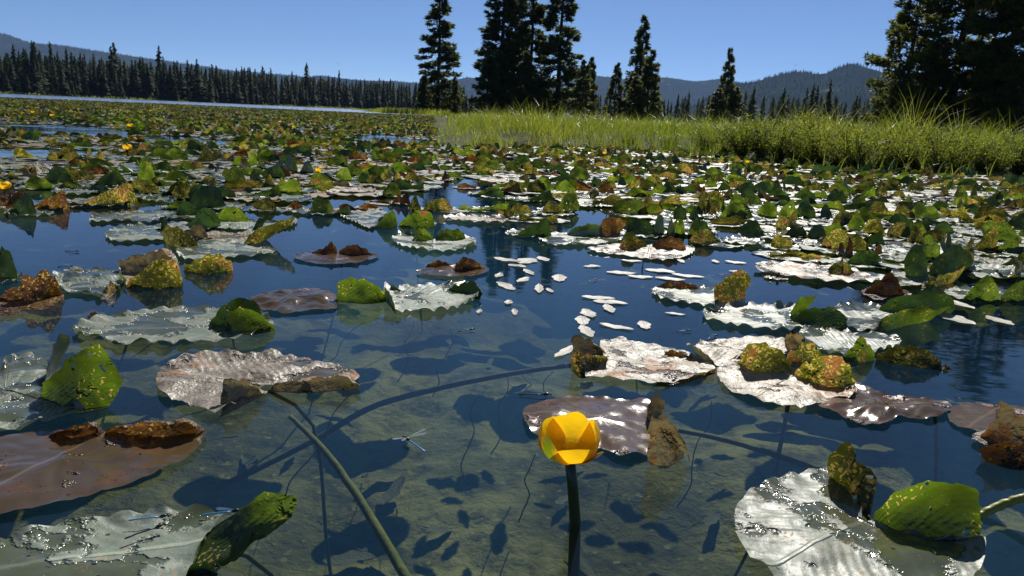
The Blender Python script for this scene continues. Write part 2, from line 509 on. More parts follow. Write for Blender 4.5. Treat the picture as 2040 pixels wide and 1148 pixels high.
# ------------------------------------------------------------------ hills
def hill(name, ridge_px, D, depth, seed, ntree, tree_h, nseg=260):
    pts = [Q(x, y, D) for x, y in ridge_px]
    xs = np.array([p.x for p in pts])
    zs = np.array([p.z for p in pts])
    X = np.linspace(xs[0], xs[-1], nseg)
    Zr = np.interp(X, xs, zs)
    rows = 40
    V = []
    for r in range(rows):
        q = r / (rows - 1) * 1.6 - 1.0          # -1 front foot .. 0 ridge .. 0.6 behind
        for i, x in enumerate(X):
            prof = max(0.0, 1 - abs(q)) ** (0.9 if q < 0 else 1.2)
            e = fbm(x / 260.0 + seed, q * 3.0, seed, 5)
            zz = Zr[i] * prof * (1 + 0.30 * e * (1 - prof)) + 22 * e * prof * (1 - prof) * 2
            yy = D + q * depth + 0.12 * depth * fbm(x / 500.0, seed, 2.0) * (1 - abs(q))
            V.append((x, yy, zz - 3.0 * (r == 0)))
    V = np.array(V)
    o = obj(name, mesh_np(name, V, grid_faces(rows, nseg), M['hill']))
    tag(o, kind='structure')
    # trees on it
    G = V.reshape(rows, nseg, 3)
    f = rng.random((ntree, 2))
    jr = (f[:, 0] ** 0.6) * (rows - 1) * 0.66
    nr = ntree // 5
    jr[:nr] = (rows - 1) / 1.6 * (0.995 - 0.02 * rng.random(nr))
    ji = f[:, 1] * (nseg - 2)
    a = jr.astype(int)
    b = ji.astype(int)
    fa = (jr - a)[:, None]
    fb = (ji - b)[:, None]
    base = (G[a, b] * (1 - fa) + G[np.minimum(a + 1, rows - 1), b] * fa) * (1 - fb) + (G[a, b + 1] * (1 - fa) + G[np.minimum(a + 1, rows - 1), b + 1] * fa) * fb
    keep = np.array([fbm(p[0] / 180.0, p[1] / 180.0, seed) > -0.35 for p in base]) & (base[:, 2] > 2)
    base = base[keep]
    n = len(base)
    H = tree_h * (0.5 + 0.8 * rng.random(n))
    W = H * 0.17
    V2 = np.zeros((n, 5, 3))
    for k in range(4):
        an = k * math.pi / 2 + rng.random(n)
        V2[:, k] = base + np.stack([np.cos(an) * W, np.sin(an) * W, -0.5 + 0 * W], -1)
    V2[:, 4] = base + np.stack([0 * H, 0 * H, H], -1)
    idx = np.arange(n)[:, None, None] * 5
    F2 = (np.array([[0, 1, 4], [1, 2, 4], [2, 3, 4], [3, 0, 4]])[None] + idx).reshape(-1, 3)
    rn = np.repeat(rng.random(n), 5)
    o = obj('hillside_forest', mesh_np('hillside_forest', V2.reshape(-1, 3), F2, M['hillforest'], smooth=False, attrs={'rnd': rn}))
    tag(o, 'dark conifer forest covering the distant ' + {'left_ridge': 'sloping ridge on the left', 'middle_ridge': 'low ridge in the middle', 'rocky_peak': 'peak on the right'}[name], 'forest', kind='stuff')


hill('left_ridge', [(-500, 20), (-200, 30), (0, 66), (60, 84), (150, 94), (300, 117), (480, 143), (600, 152), (760, 166), (900, 186), (1100, 215)], 5200, 1700, 1.3, 9000, 11)
hill('middle_ridge', [(480, 190), (560, 165), (640, 150), (700, 158), (780, 161), (860, 168), (930, 153), (1000, 158), (1100, 160), (1190, 150), (1250, 158),
                      (1320, 154), (1380, 163), (1430, 157), (1500, 172), (1620, 190), (2000, 200), (2300, 190), (2600, 240)], 6000, 1500, 4.7, 7000, 11)
hill('rocky_peak', [(1330, 235), (1400, 200), (1455, 172), (1500, 163), (1560, 146), (1590, 142), (1630, 147), (1650, 144), (1668, 134), (1690, 126), (1706, 131),
                    (1725, 160), (1760, 172), (1850, 180), (2000, 190), (2200, 215), (2400, 260)], 3100, 1100, 9.1, 5200, 11)


# ------------------------------------------------------------------ conifers
def conifer_mesh(H, R, nbr, seed, bare=0.06, droop=0.35, clump=0.30, dens=1.0, pine=False, taper=0.85):
    r = random.Random(seed)
    q = np.random.default_rng(seed)
    trunk = []
    n = 12
    pts = [Vector((0.05 * math.sin(i * 1.3 + seed), 0.05 * math.cos(i * 0.9 + seed), -0.3 + (H + 0.1) * i / (n - 1))) for i in range(n)]
    rad0 = H * 0.0135
    trunk.append(tube(pts, [rad0 * (1 - i / (n - 1)) ** 0.8 + 0.012 for i in range(n)], 8))
    NV, NF, RN = [], [], []
    cnt = 0
    for b in range(nbr):
        u = bare + (1 - bare) * (b + r.random()) / nbr
        zb = u * H
        prof = (1 - u) ** taper * (0.55 + 0.45 * min(1, (u - bare) / 0.12 + 0.3))
        L = R * prof * r.uniform(0.55, 1.2) + 0.15
        if r.random() < 0.09:
            continue
        az = r.uniform(0, 2 * math.pi)
        up0 = r.uniform(-0.25, 0.1) if not pine else r.uniform(-0.1, 0.45)
        ns = 7
        bp = []
        for k in range(ns):
            s = k / (ns - 1)
            zz = zb + L * (up0 * s - droop * s * s + droop * 0.85 * s ** 3.2 + (0.3 * s * s if u > 0.85 else 0))
            w = 0.06 * L * math.sin(s * 5 + b)
            bp.append(Vector((math.cos(az) * L * s - math.sin(az) * w, math.sin(az) * L * s + math.cos(az) * w, zz)))
        trunk.append(tube(bp, [max(0.006, 0.02 * L * 0.45 * (1 - k / ns)) for k in range(ns)], 3))
        nc = int((9 + L * 24) * dens)
        for c in range(nc):
            s = r.uniform(0.18, 1.0) ** 0.75
            k = min(int(s * (ns - 1)), ns - 2)
            fs = s * (ns - 1) - k
            p = bp[k].lerp(bp[k + 1], fs)
            side = r.choice((-1, 1))
            lat = side * r.uniform(0, 0.36) * L * (1.15 - s)
            p = p + Vector((-math.sin(az) * lat, math.cos(az) * lat, r.uniform(-0.42, 0.10)))
            # a tuft: spiky triangles radiating along the twig direction
            dirv = Vector((math.cos(az) + -math.sin(az) * side * 0.9, math.sin(az) + math.cos(az) * side * 0.9, 0.35 if pine else -0.15)).normalized()
            sz = clump * r.uniform(0.6, 1.25)
            rn = r.random()
            for m in range(7 if pine else 6):
                d = (dirv + Vector((r.gauss(0, 0.6), r.gauss(0, 0.6), r.gauss(0, 0.5 if pine else 0.35)))).normalized()
                w = d.cross(Vector((r.gauss(0, 1), r.gauss(0, 1), r.gauss(0, 1)))).normalized() * sz * 0.15
                NV += [p - w, p + w, p + d * sz]
                NF.append((cnt, cnt + 1, cnt + 2))
                RN += [rn] * 3
                cnt += 3
    TV, TF = join(trunk)
    NVa = np.array([tuple(v) for v in NV])
    return (TV, TF), (NVa, np.array(NF)), np.array(RN)


def conifer_proto(H, R, nbr, seed, crown_mat, **kw):
    (TV, TF), (NV, NF), RN = conifer_mesh(H, R, nbr, seed, **kw)
    return mesh_np('trunk', TV, TF, M['bark']), mesh_np('crown', NV, NF, crown_mat, smooth=False, attrs={'rnd': RN})


def place_tree(name, meshes, loc, scale, rot, label, cat, group=None, sz=None):
    root = link(bpy.data.objects.new(name, None))
    root.location = loc
    root.scale = (scale * (sz or 1), scale * (sz or 1), scale)
    root.rotation_euler = (0, 0, rot)
    tag(root, label, cat, group)
    obj('trunk', meshes[0], root)
    obj('crown', meshes[1], root)
    return root


# unit 10 m prototypes
TP = [conifer_proto(20, 3.2, 150, 11, M['needles'], clump=0.48, dens=0.8, droop=0.40),
      conifer_proto(20, 3.0, 180, 23, M['needles'], clump=0.46, dens=0.8, droop=0.3),
      conifer_proto(16, 4.0, 112, 31, M['pine'], clump=0.36, dens=0.78, droop=0.25, pine=True, taper=0.6, bare=0.05),
      conifer_proto(16, 3.8, 116, 47, M['pine'], clump=0.36, dens=0.78, droop=0.2, pine=True, taper=0.55, bare=0.08),
      conifer_proto(10, 2.0, 95, 59, M['needles'], clump=0.34, dens=1.0, droop=0.25),
      conifer_proto(10, 1.8, 100, 67, M['pine'], clump=0.32, dens=1.1, droop=0.1, pine=True, taper=0.7)]
TPH = [20, 20, 16, 16, 10, 10]


def tree_at(px, top_py, D, k, wide=1.0, **kw):
    b = Q(px, horizon(px), D)
    top = Q(px, top_py, D)
    Hh = top.z - 0.3
    s = Hh / TPH[k]
    return place_tree(kw['name'], TP[k], (b.x, b.y, 0.2), s, kw.get('rot', random.uniform(0, 6.28)), kw['label'], kw['cat'], kw.get('group'), wide)


NEAR_G = 'conifers standing in the meadow'
big = [
    (872, -75, 82, 0, 1.2, 'fir_tree', 'dark ragged fir standing alone left of the meadow'),
    (845, 140, 74, 4, 1.3, 'fir_tree', 'short bushy fir at the foot of the lone ragged fir'),
    (905, 150, 76, 4, 1.3, 'fir_tree', 'low bushy fir right beside the lone ragged fir trunk'),
    (996, -150, 78, 1, 1.2, 'fir_tree', 'thick dense fir at the left of the middle clump'),
    (1020, -120, 84, 1, 0.95, 'fir_tree', 'tall dense fir hidden in the middle of the clump'),
    (1052, -140, 82, 0, 0.9, 'fir_tree', 'tall thin fir between the dense fir and the open one'),
    (1108, -135, 80, 0, 1.15, 'fir_tree', 'tall open fir with a bare dark trunk right of the clump'),
    (970, 95, 74, 4, 1.5, 'fir_tree', 'bushy fir filling the left foot of the middle clump'),
    (1045, 100, 74, 4, 1.6, 'fir_tree', 'bushy fir filling the centre foot of the middle clump'),
    (1158, 118, 72, 5, 1.35, 'pine_tree', 'young pine at the right foot of the tall open fir'),
    (1172, 112, 78, 5, 0.9, 'pine_tree', 'thin young pine just behind the young pine'),
    (1268, 28, 92, 4, 1.0, 'fir_tree', 'pointed fir highest of the small group right of centre'),
    (1222, 122, 86, 4, 1.15, 'fir_tree', 'small fir left of the pointed fir'),
    (1287, 98, 84, 5, 1.35, 'pine_tree', 'bushy pine right in front of the pointed fir'),
    (1262, 150, 80, 5, 1.6, 'pine_tree', 'low wide pine under the pointed fir'),
    (1441, 94, 90, 5, 0.85, 'pine_tree', 'single slim pine before the blue hills'),
    (1425, 175, 86, 5, 1.9, 'pine_tree', 'low bush pine at the left foot of the slim pine'),
    (1460, 172, 88, 5, 1.8, 'pine_tree', 'low bush pine at the right foot of the slim pine'),
    (1792, -150, 48, 2, 1.0, 'pine_tree', 'large pine with layered limbs at the left of the right grove'),
    (1885, -260, 44, 3, 1.25, 'pine_tree', 'large dark pine with a thick trunk in the right grove'),
    (1842, 60, 42, 2, 1.35, 'pine_tree', 'mid sized green pine between the two large pines'),
    (1775, 120, 44, 3, 1.5, 'pine_tree', 'low dark pine at the left edge of the right grove'),
    (1945, -120, 46, 2, 1.1, 'pine_tree', 'ragged pine with hanging dead limbs in the right grove'),
    (1975, 110, 40, 3, 1.4, 'pine_tree', 'low green pine under the ragged pine'),
    (2030, -300, 40, 3, 1.3, 'pine_tree', 'tall dense dark pine at the right edge'),
    (2020, 60, 37, 2, 1.3, 'pine_tree', 'green pine in front of the tall dense dark pine'),
    (2120, -150, 42, 2, 1.3, 'pine_tree', 'pine whose limbs reach in from beyond the right edge'),
]
for (px, ty, D, k, wd, nm, lb) in big:
    tree_at(px, ty, D, k, wd, name=nm, label=lb, cat='tree', group=None)


def far_conifer(seed, full=True):
    r = random.Random(seed)
    H = 1.0
    V, F, RN = [], [], []
    c = 0
    nl = 26
    for i in range(nl):
        u = 0.04 + 0.96 * i / nl
        rad = 0.20 * (1 - u) ** 0.85 * r.uniform(0.5, 1.25) + 0.010
        for k in range(9):
            a = r.uniform(0, 6.283)
            d = Vector((math.cos(a), math.sin(a), -0.35))
            w = Vector((-math.sin(a), math.cos(a), 0)) * rad * 0.45
            p = Vector((0, 0, u + r.uniform(-0.01, 0.03)))
            V += [p - w * 0.4, p + w * 0.4 + Vector((0, 0, 0.02)), p + d * rad + w * 0.5, p + d * rad - w * 0.5 - Vector((0, 0, 0.012))]
            F += [(c, c + 1, c + 2), (c, c + 2, c + 3)]
            c += 4
            RN += [r.random() * 0.6] * 4
    TV, TF = tube([(0, 0, -0.03), (0, 0, 0.5), (0, 0, 1.02)], [0.012, 0.008, 0.001], 4)
    return mesh_np('trunk', TV, TF, M['bark']), mesh_np('crown', np.array([tuple(v) for v in V]), np.array(F), M['farneedles'], smooth=False, attrs={'rnd': np.array(RN)}), np.array([tuple(v) for v in V]), np.array(F)


FP = [far_conifer(s) for s in (101, 102, 103, 104, 105, 106)]


def shore_y(x):
    return float(np.interp(x, [p[0] for p in FARY], [p[1] for p in FARY]))


ntl = 0
for row in range(3):
    for i in range(86):
        px = -25 + (860 + 25) * (i + random.random()) / 80
        # walk along the view line to the shore
        D = 250.0
        for _ in range(6):
            q = Q(px, horizon(px), D)
            D = shore_y(q.x)
        D += 5 + row * 10 + random.uniform(0, 8)
        q = Q(px, horizon(px), D)
        Hh = random.uniform(9.0, 14.2) * (1.0 + 0.12 * row) * (0.55 if (row == 0 and random.random() < 0.5) else 1.0)
        if random.random() < 0.12:
            Hh *= random.uniform(1.1, 1.32)
        wd = random.uniform(0.65, 1.25) * (1.25 if Hh < 10 else 1)
        lb = ('short fir in the front row of the far shore' if Hh < 10 else 'tall fir rising above the far shore tree line' if Hh > 20 else 'dark fir in the tree line along the far shore')
        lb += ', ' + ('toward the left edge' if px < 220 else 'left half' if px < 440 else 'nearer the middle' if px < 650 else 'beside the lone ragged fir')
        place_tree('fir_tree', FP[random.randrange(6)][:2], (q.x, q.y, 0.25), Hh, random.uniform(0, 6.28), lb, 'tree', lb, wd)
        ntl += 1
# distant firs in the gaps of the meadow trees
for i in range(58):
    px = random.choice([random.uniform(1310, 1730), random.uniform(1310, 1730), random.uniform(890, 960), random.uniform(1140, 1330), random.uniform(1900, 2045)])
    D = random.uniform(190, 330)
    q = Q(px, horizon(px), D)
    ty = random.uniform(168, 205) if random.random() < 0.75 else random.uniform(150, 175)
    Hh = Q(px, ty, D).z
    lb = 'small distant fir beyond the meadow, ' + ('left of the middle clump' if px < 965 else 'around the small group right of centre' if px < 1400 else 'below the rocky blue peak' if px < 1760 else 'seen through the right grove')
    place_tree('fir_tree', FP[random.randrange(6)][:2], (q.x, q.y, 0.2), Hh, random.uniform(0, 6.28), lb, 'tree', lb, random.uniform(0.8, 1.2))


def merged_forest(name, label, spots):
    Vs, Fs, Rn, o = [], [], [], 0
    for (x, y, z0, Hh, wd) in spots:
        _, _, V, F = FP[random.randrange(6)]
        a = random.uniform(0, 6.28)
        ca, sa = math.cos(a), math.sin(a)
        Vx = np.stack([(V[:, 0] * ca - V[:, 1] * sa) * Hh * wd + x, (V[:, 0] * sa + V[:, 1] * ca) * Hh * wd + y, V[:, 2] * Hh + z0], -1)
        Vs.append(Vx)
        Fs.append(F + o)
        o += len(V)
        Rn.append(np.full(len(V), random.random()))
    tag(obj(name, mesh_np(name, np.vstack(Vs), np.vstack(Fs), M['farneedles'], smooth=False, attrs={'rnd': np.concatenate(Rn)})), label, 'forest', kind='stuff')


sp = []
for i in range(560):
    px = random.uniform(-60, 900)
    D = 250.0
    for _ in range(6):
        q = Q(px, horizon(px), D)
        D = shore_y(q.x)
    D += random.uniform(30, 110)
    q = Q(px, horizon(px), D)
    sp.append((q.x, q.y, 0.3, random.uniform(11, 15.5) * (1 + (D - 300) * 0.0006), random.uniform(0.8, 1.1)))
merged_forest('forest', 'dense fir forest standing behind the far shore tree line', sp)
sp = []
for i in range(260):
    px = random.uniform(850, 2150)
    D = random.uniform(330, 520)
    q = Q(px, horizon(px), D)
    sp.append((q.x, q.y, 0.3, max(4.0, Q(px, random.uniform(188, 212), D).z), random.uniform(0.9, 1.3)))
merged_forest('forest', 'low band of distant forest under the blue hills', sp)

# ------------------------------------------------------------------ meadow grass, reeds, shrubs
def blades(name, label, xs, ys, zs, hs, w, lean, mat=None):
    n = len(xs)
    az = rng.random(n) * 2 * math.pi
    L = lean * (0.3 + rng.random(n)) * hs
    waz = rng.random(n) * 2 * math.pi
    k = 5
    V = np.zeros((n, k * 2 - 1, 3))
    for j in range(k):
        s = j / (k - 1)
        cx = xs + np.cos(az) * L * s ** 2.2
        cy = ys + np.sin(az) * L * s ** 2.2
        cz = zs + hs * (s - 0.30 * (L / hs) * s ** 3)
        ww = w * (1 - s) ** 0.7 * 0.5 * (0.6 + 0.8 * rng.random(n) if j == 0 else 1)
        if j < k - 1:
            V[:, 2 * j] = np.stack([cx - np.cos(waz) * ww, cy - np.sin(waz) * ww, cz], -1)
            V[:, 2 * j + 1] = np.stack([cx + np.cos(waz) * ww, cy + np.sin(waz) * ww, cz], -1)
        else:
            V[:, 2 * j] = np.stack([cx, cy, cz], -1)
    f = []
    for j in range(k - 2):
        a = 2 * j
        f += [(a, a + 1, a + 3), (a, a + 3, a + 2)]
    a = 2 * (k - 2)
    f.append((a, a + 1, a + 2))
    F = (np.array(f)[None] + (np.arange(n) * (2 * k - 1))[:, None, None]).reshape(-1, 3)
    patch = np.array([0.5 + 0.9 * fbm(a * 0.5, b * 0.5, 5.5) for a, b in zip(xs, ys)])
    rn = np.repeat(np.clip(0.45 * patch + 0.55 * rng.random(n), 0, 1), 2 * k - 1)
    return tag(obj(name, mesh_np(name, V.reshape(-1, 3), F, mat or M['grass'], smooth=False, attrs={'rnd': rn})), label, name.replace('_', ' '), kind='stuff')


def land_spots(n, y0, y1, smin, smax, xlim=(-20, 60), power=1.6):
    out = []
    tot = 0
    while tot < n:
        m = 60000
        y = y0 + (y1 - y0) * rng.random(m) ** power
        x = (rng.random(m) * 2 - 1) * 0.78 * y
        s = poly_sdf(LAND, x, y)
        k = (s > smin) & (s < smax)
        out.append(np.stack([x[k], y[k], s[k]], -1))
        tot += k.sum()
    return np.vstack(out)[:n]


def px_of(x, y, z=0.0):
    d = Vector((x, y, z)) - CAMP
    zc = d.dot(Fv)
    return 1020 + d.dot(Rv) / zc * FPX, 574 - d.dot(Uv) / zc * FPX


# clumped reeds and sedge on the bank
S = land_spots(52000, 8.0, 26.0, -0.45, 12.0, power=1.9)
pxs = np.array([px_of(a, b)[0] for a, b in S[:, :2]])
cl = np.array([fbm(a * 1.6, b * 1.6, 2.2) for a, b in S[:, :2]])
right = np.clip((pxs - 1420) / 150, 0, 1)
keep = (cl > -0.18) & (pxs > 872) & (rng.random(len(S)) > 0.35 * right + 0.3 * (1 - right)) & ((S[:, 2] > 1.5 * right - 0.45 * (1 - right)) | (rng.random(len(S)) < 0.05))
S, cl, right = S[keep], cl[keep], right[keep]
hs = (0.22 + 0.34 * rng.random(len(S)) ** 1.5 + (0.42 + 0.22 * right) * np.clip(cl, 0, 1)) * np.clip((S[:, 2] + 0.45) / 0.6, 0.5, 1)
tp_ = np.clip((pxs[keep] - 850) / 110, 0.35, 1)
hs *= (1 + 0.05 * right) * tp_
k2 = rng.random(len(S)) < tp_ ** 0.5
S, cl, right, hs = S[k2], cl[k2], right[k2], hs[k2]
blades('tall_grass', 'tall green sedge and reeds growing along the marshy bank', S[:, 0], S[:, 1], np.where(S[:, 2] > 0, 0.10 * (1 - np.exp(-np.maximum(S[:, 2], 0) / 0.6)), 0.0) - 0.03, hs, 0.011, 0.62)
S = land_spots(34000, 16.0, 110.0, 0.0, 120.0, power=1.2)
mp_ = np.array([px_of(a, b)[0] for a, b in S[:, :2]])
S = S[(rng.random(len(S)) < np.clip((mp_ - 868) / 90, 0, 1) ** 1.5) | ((S[:, 1] > 38) & (S[:, 2] > 1.0))]
hs = 0.20 + 0.26 * rng.random(len(S)) ** 1.5
blades('meadow_grass', 'yellow green meadow grass between the bank and the trees', S[:, 0], S[:, 1], np.full(len(S), 0.12), hs, 0.03, 0.5)
# low grassy spit where the meadow meets the lake
n = 5200
ex = rng.uniform(700, 900, n)
eg = rng.uniform(3.5, 8.5, n) * np.clip((ex - 690) / 60, 0.6, 1.2)
pp = [P(a, horizon(a) + b) for a, b in zip(ex, eg)]
blades('spit_grass', 'low mound of yellow green grass on the spit left of the meadow trees', np.array([p.x for p in pp]), np.array([p.y for p in pp]), np.full(n, 0.1), (0.35 + 0.45 * rng.random(n)) * np.clip((ex - 690) / 80, 0.4, 1), 0.05, 0.5)
# far shore grass strip
n = 6000
x = rng.uniform(-230, 10, n)
y = np.array([shore_y(a) for a in x]) + rng.uniform(-1, 8, n)
blades('shore_grass', 'pale green grass strip at the water edge of the far shore', x, y, np.full(n, 0.05), 0.4 + 0.5 * rng.random(n), 0.35, 0.4)


def shrub_proto(seed, n=2600):
    r = np.random.default_rng(seed)
    tw = []
    q = random.Random(seed)
    tips = []
    for b in range(26):
        a = q.uniform(0, 6.28)
        L = q.uniform(0.5, 1.0)
        sp_ = q.uniform(0.15, 0.75)
        pts = [Vector((math.cos(a) * sp_ * s * L + 0.03 * math.sin(7 * s + b), math.sin(a) * sp_ * s * L, L * (s ** 0.85) * (1 - 0.35 * sp_))) for s in (0, .25, .5, .75, 1)]
        tw.append(tube(pts, [0.012, 0.009, 0.007, 0.005, 0.002], 4))
        tips.append(pts)
    V, F, R = [], [], []
    c = 0
    for i in range(n):
        pts = tips[q.randrange(len(tips))]
        s = q.uniform(0.15, 1) * 4
        k = min(int(s), 3)
        p = pts[k].lerp(pts[k + 1], s - k) + Vector((q.gauss(0, 0.055), q.gauss(0, 0.055), q.gauss(0, 0.04)))
        d = Vector((q.gauss(0, 1), q.gauss(0, 1), q.gauss(0.6, 0.6))).normalized()
        w = d.cross(Vector((q.gauss(0, 1), q.gauss(0, 1), q.gauss(0, 1)))).normalized()
        l = q.uniform(0.03, 0.06)
        V += [p, p + d * l * 0.5 + w * l * 0.25, p + d * l, p + d * l * 0.5 - w * l * 0.25]
        F += [(c, c + 1, c + 2), (c, c + 2, c + 3)]
        R += [q.random()] * 4
        c += 4
    TV, TF = join(tw)
    return mesh_np('branches', TV, TF, M['twig']), mesh_np('foliage', np.array([tuple(v) for v in V]), np.array(F), M['shrub'], smooth=False, attrs={'rnd': np.array(R)})


SH = [shrub_proto(s) for s in (5, 6, 7, 8)]
shr = [(1405, 0.10, .42), (1440, 0.25, .50), (1478, 0.15, .56), (1515, 0.3, .55), (1550, 0.1, .50), (1590, 0.25, .56), (1625, 0.35, .58), (1665, 0.15, .50), (1705, 0.3, .58),
       (1745, 0.2, .50), (1785, 0.3, .55), (1825, 0.15, .5), (1865, 0.3, .56), (1905, 0.2, .50), (1945, 0.3, .55), (1985, 0.2, .52), (2025, 0.3, .56), (2065, 0.2, .52),
       (1460, 1.0, .55), (1540, 1.1, .6), (1620, 1.2, .62), (1700, 1.0, .6), (1780, 1.3, .62), (1860, 1.1, .62), (1940, 1.3, .64), (2010, 1.1, .62), (1340, 0.5, .3), (1250, 0.7, .3),
       (1500, 2.2, .62), (1590, 2.4, .6), (1680, 2.2, .66), (1770, 2.6, .66), (1850, 2.3, .66), (1930, 2.5, .68), (2030, 2.3, .68)]
bx = [p[0] for p in LAND_PX]
by = [p[1] for p in LAND_PX]
for i, (px, off, Hh) in enumerate(shr):
    yb = float(np.interp(px, bx, by))
    b = P(px, yb, 0)
    dirn = Vector((b.x, b.y, 0)).normalized()
    p = b + dirn * off
    root = link(bpy.data.objects.new('marsh_shrub', None))
    root.location = (p.x, p.y, -0.02)
    Hh *= random.uniform(0.72, 1.12)
    root.scale = (Hh * 1.2, Hh * 1.2, Hh * 1.06)
    root.rotation_euler = (0, 0, random.uniform(0, 6.28))
    lb = 'low leafy shrub at the water edge of the marshy bank' if off < 0.5 else 'leafy shrub in the second row on the marshy bank' if off < 2 else 'taller leafy shrub at the back of the marshy bank'
    lb += ', ' + ('near its left end' if px < 1520 else 'in its middle' if px < 1760 else 'near the right edge')
    tag(root, lb, 'shrub', lb)
    a, b2 = SH[i % 4]
    obj('branches', a, root)
    obj('foliage', b2, root)

# ------------------------------------------------------------------ lily pads: hand-shaped near ones
def blade_mesh(out_px, pet, tip, ruffle=0.008, bumpy=0.004, seed=0, nring=12, nseg=112, scal=0.024):
    W = np.array([w2(*p) for p in out_px])
    O = catmull(W, nseg, True)
    c = O.mean(0)
    org = np.array([c[0], c[1]])
    peri = np.linalg.norm(np.roll(O, -1, 0) - O, axis=1)
    s = np.concatenate([[0], np.cumsum(peri)])[:-1]
    tot = peri.sum()
    ns = max(6, int(tot / scal / 1.6))
    pe = np.array(w2(*pet))
    ti = np.array(w2(*tip))
    ax = ti - pe
    L = np.linalg.norm(ax)
    ax /= L
    la = np.array([-ax[1], ax[0]])
    V, UV = [], []
    wob = np.array([fbm(math.cos(a) * 1.2 + seed, math.sin(a) * 1.2, seed) for a in s / tot * 6.283])
    for r in range(nring + 1):
        t_ = (r / nring) ** 0.8
        for j in range(nseg):
            p = c + (O[j] - c) * t_
            ph = s[j] / tot * ns * math.pi + 2.0 * wob[j]
            sc = abs(math.sin(ph))
            e = max(0.0, (t_ - 0.72) / 0.28)
            z = 0.0035 + ruffle * (0.50 + 0.9 * abs(wob[j]) * 1.5) * sc * e * e
            z += bumpy * (0.5 + fbm(p[0] * 9 + seed, p[1] * 9, seed + 1.7)) * (1 - 0.75 * e)
            z += bumpy * 0.5 * fbm(p[0] * 28 + seed, p[1] * 28, seed)
            # pinnate corrugation
            u = (p - pe) @ ax / L
            v = (p - pe) @ la / L
            z += 0.0005 * math.sin((u - abs(v) * 1.1) * 42) * min(1, abs(v) * 6)
            V.append((p[0] - org[0], p[1] - org[1], max(z, 0.0012)))
            UV.append((u, v * 1.0 + 0.5))
    F = grid_faces(nring + 1, nseg, True)
    return V, F, UV, org


def lobe_mesh(base_px, top_px, org, bulge=0.012, curl=0.0, lean=0.006, rumple=0.004, seed=0, nc=46, nr=16, z0=0.0):
    B = catmull(base_px, nc)
    T = catmull(top_px, nc)
    V, UV = [], []
    Bw = [P(b[0], b[1], z0) for b in B]
    ymean = sum(b.y for b in Bw) / nc
    Tw = []
    for i in range(nc):
        yb = Bw[i].y * 0.6 + ymean * 0.4
        tw = Q(T[i][0], T[i][1], yb + lean)
        Tw.append(tw)
    for r in range(nr):
        s = r / (nr - 1)
        for i in range(nc):
            b, tp = Bw[i], Tw[i]
            Hh = (tp - b).length
            p = b.lerp(tp, s)
            f = i / (nc - 1)
            edge = math.sin(math.pi * f)
            p = p + Vector((0, 1, 0)) * bulge * 0.5 * math.sin(math.pi * s * 0.9) * (0.3 + 0.7 * edge)
            if curl:
                # the free edge rolls over towards the viewer
                cc = max(0.0, (s - (1 - 0.45)) / 0.45)
                ang = cc * math.pi * 1.15
                rad = abs(curl)
                p = p + Vector((0, -1 if curl > 0 else 1, 0)) * rad * (1 - math.cos(ang)) + Vector((0, 0, -1)) * max(0, cc - 0.5) * rad * 1.5
            q = Vector((p.x * 22 + seed, p.z * 22, p.y * 22))
            nz = noise.noise_vector(q)
            nz2 = noise.noise_vector(q * 2.9)
            p = p + (nz * rumple * 1.1 + nz2 * rumple * 0.55) * min(1.0, 4 * s)
            # slight scallop of the free edge
            if s > 0.8:
                p = p + Vector((0, 0, 1)) * (0.0018 * math.sin(f * 26 + seed) + 0.0035 * fbm(f * 14 + seed, seed, 0.3)) * (s - 0.8) * 5
            V.append((p.x - org[0], p.y - org[1], max(p.z, 0.0006 if r else -0.004)))
            UV.append((f * 1.0, 0.5 + s * 0.5))
    return V, grid_faces(nr, nc), UV


PADS = []


def pad(label, out, pet=None, tip=None, mat='s', ruffle=0.009, bumpy=0.004, lobes=(), group=None, rib=False, stalk=True):
    sd_ = len(PADS) * 1.37 + 0.5
    xs_ = [p[0] for p in out]
    if pet is None:
        pet = ((min(xs_) + max(xs_)) / 2, min(p[1] for p in out))
        tip = ((min(xs_) + max(xs_)) / 2, max(p[1] for p in out))
    V, F, UV, org = blade_mesh(out, pet, tip, ruffle, bumpy, sd_)
    root = link(bpy.data.objects.new('lily_pad', None))
    root.location = (org[0], org[1], 0)
    tag(root, label, 'lily pad', group)
    obj('blade', mesh_np('blade', V, F, M[mat], uv=UV), root)
    for k, lb in enumerate(lobes):
        lb = dict(lb)
        m_ = lb.pop('mat', 'g')
        b, tp = lb.pop('base'), lb.pop('top')
        V2, F2, UV2 = lobe_mesh(b, tp, org, seed=sd_ + k * 3.1, **lb)
        obj('lobe', mesh_np('lobe', V2, F2, M[m_], uv=UV2), root)
    if stalk and len(PADS) % 3 == 0:
        pw = Vector((*w2(*pet), 0)) - Vector((org[0], org[1], 0))
        r_ = random.Random(int(sd_ * 10))
        e = Vector((r_.uniform(-0.15, 0.15), r_.uniform(-0.1, 0.2), -0.5))
        pts = [Vector(p_) for p_ in catmull([tuple(pw + Vector((0, 0, -0.001))), tuple(pw + e * 0.25 + Vector((0.03, 0.03, 0.05))), tuple(pw + e * 0.6 + Vector((0.02, -0.02, 0.02))), tuple(pw + e)], 12)]
        TV, TF = tube(pts, [0.003] * 12, 6)
        obj('stalk', mesh_np('stalk', TV, TF, M['stalk']), root)
    PADS.append((org, root))
    return root


L_ = lambda base, top, mat='g', **k: dict(base=base, top=top, mat=mat, **k)

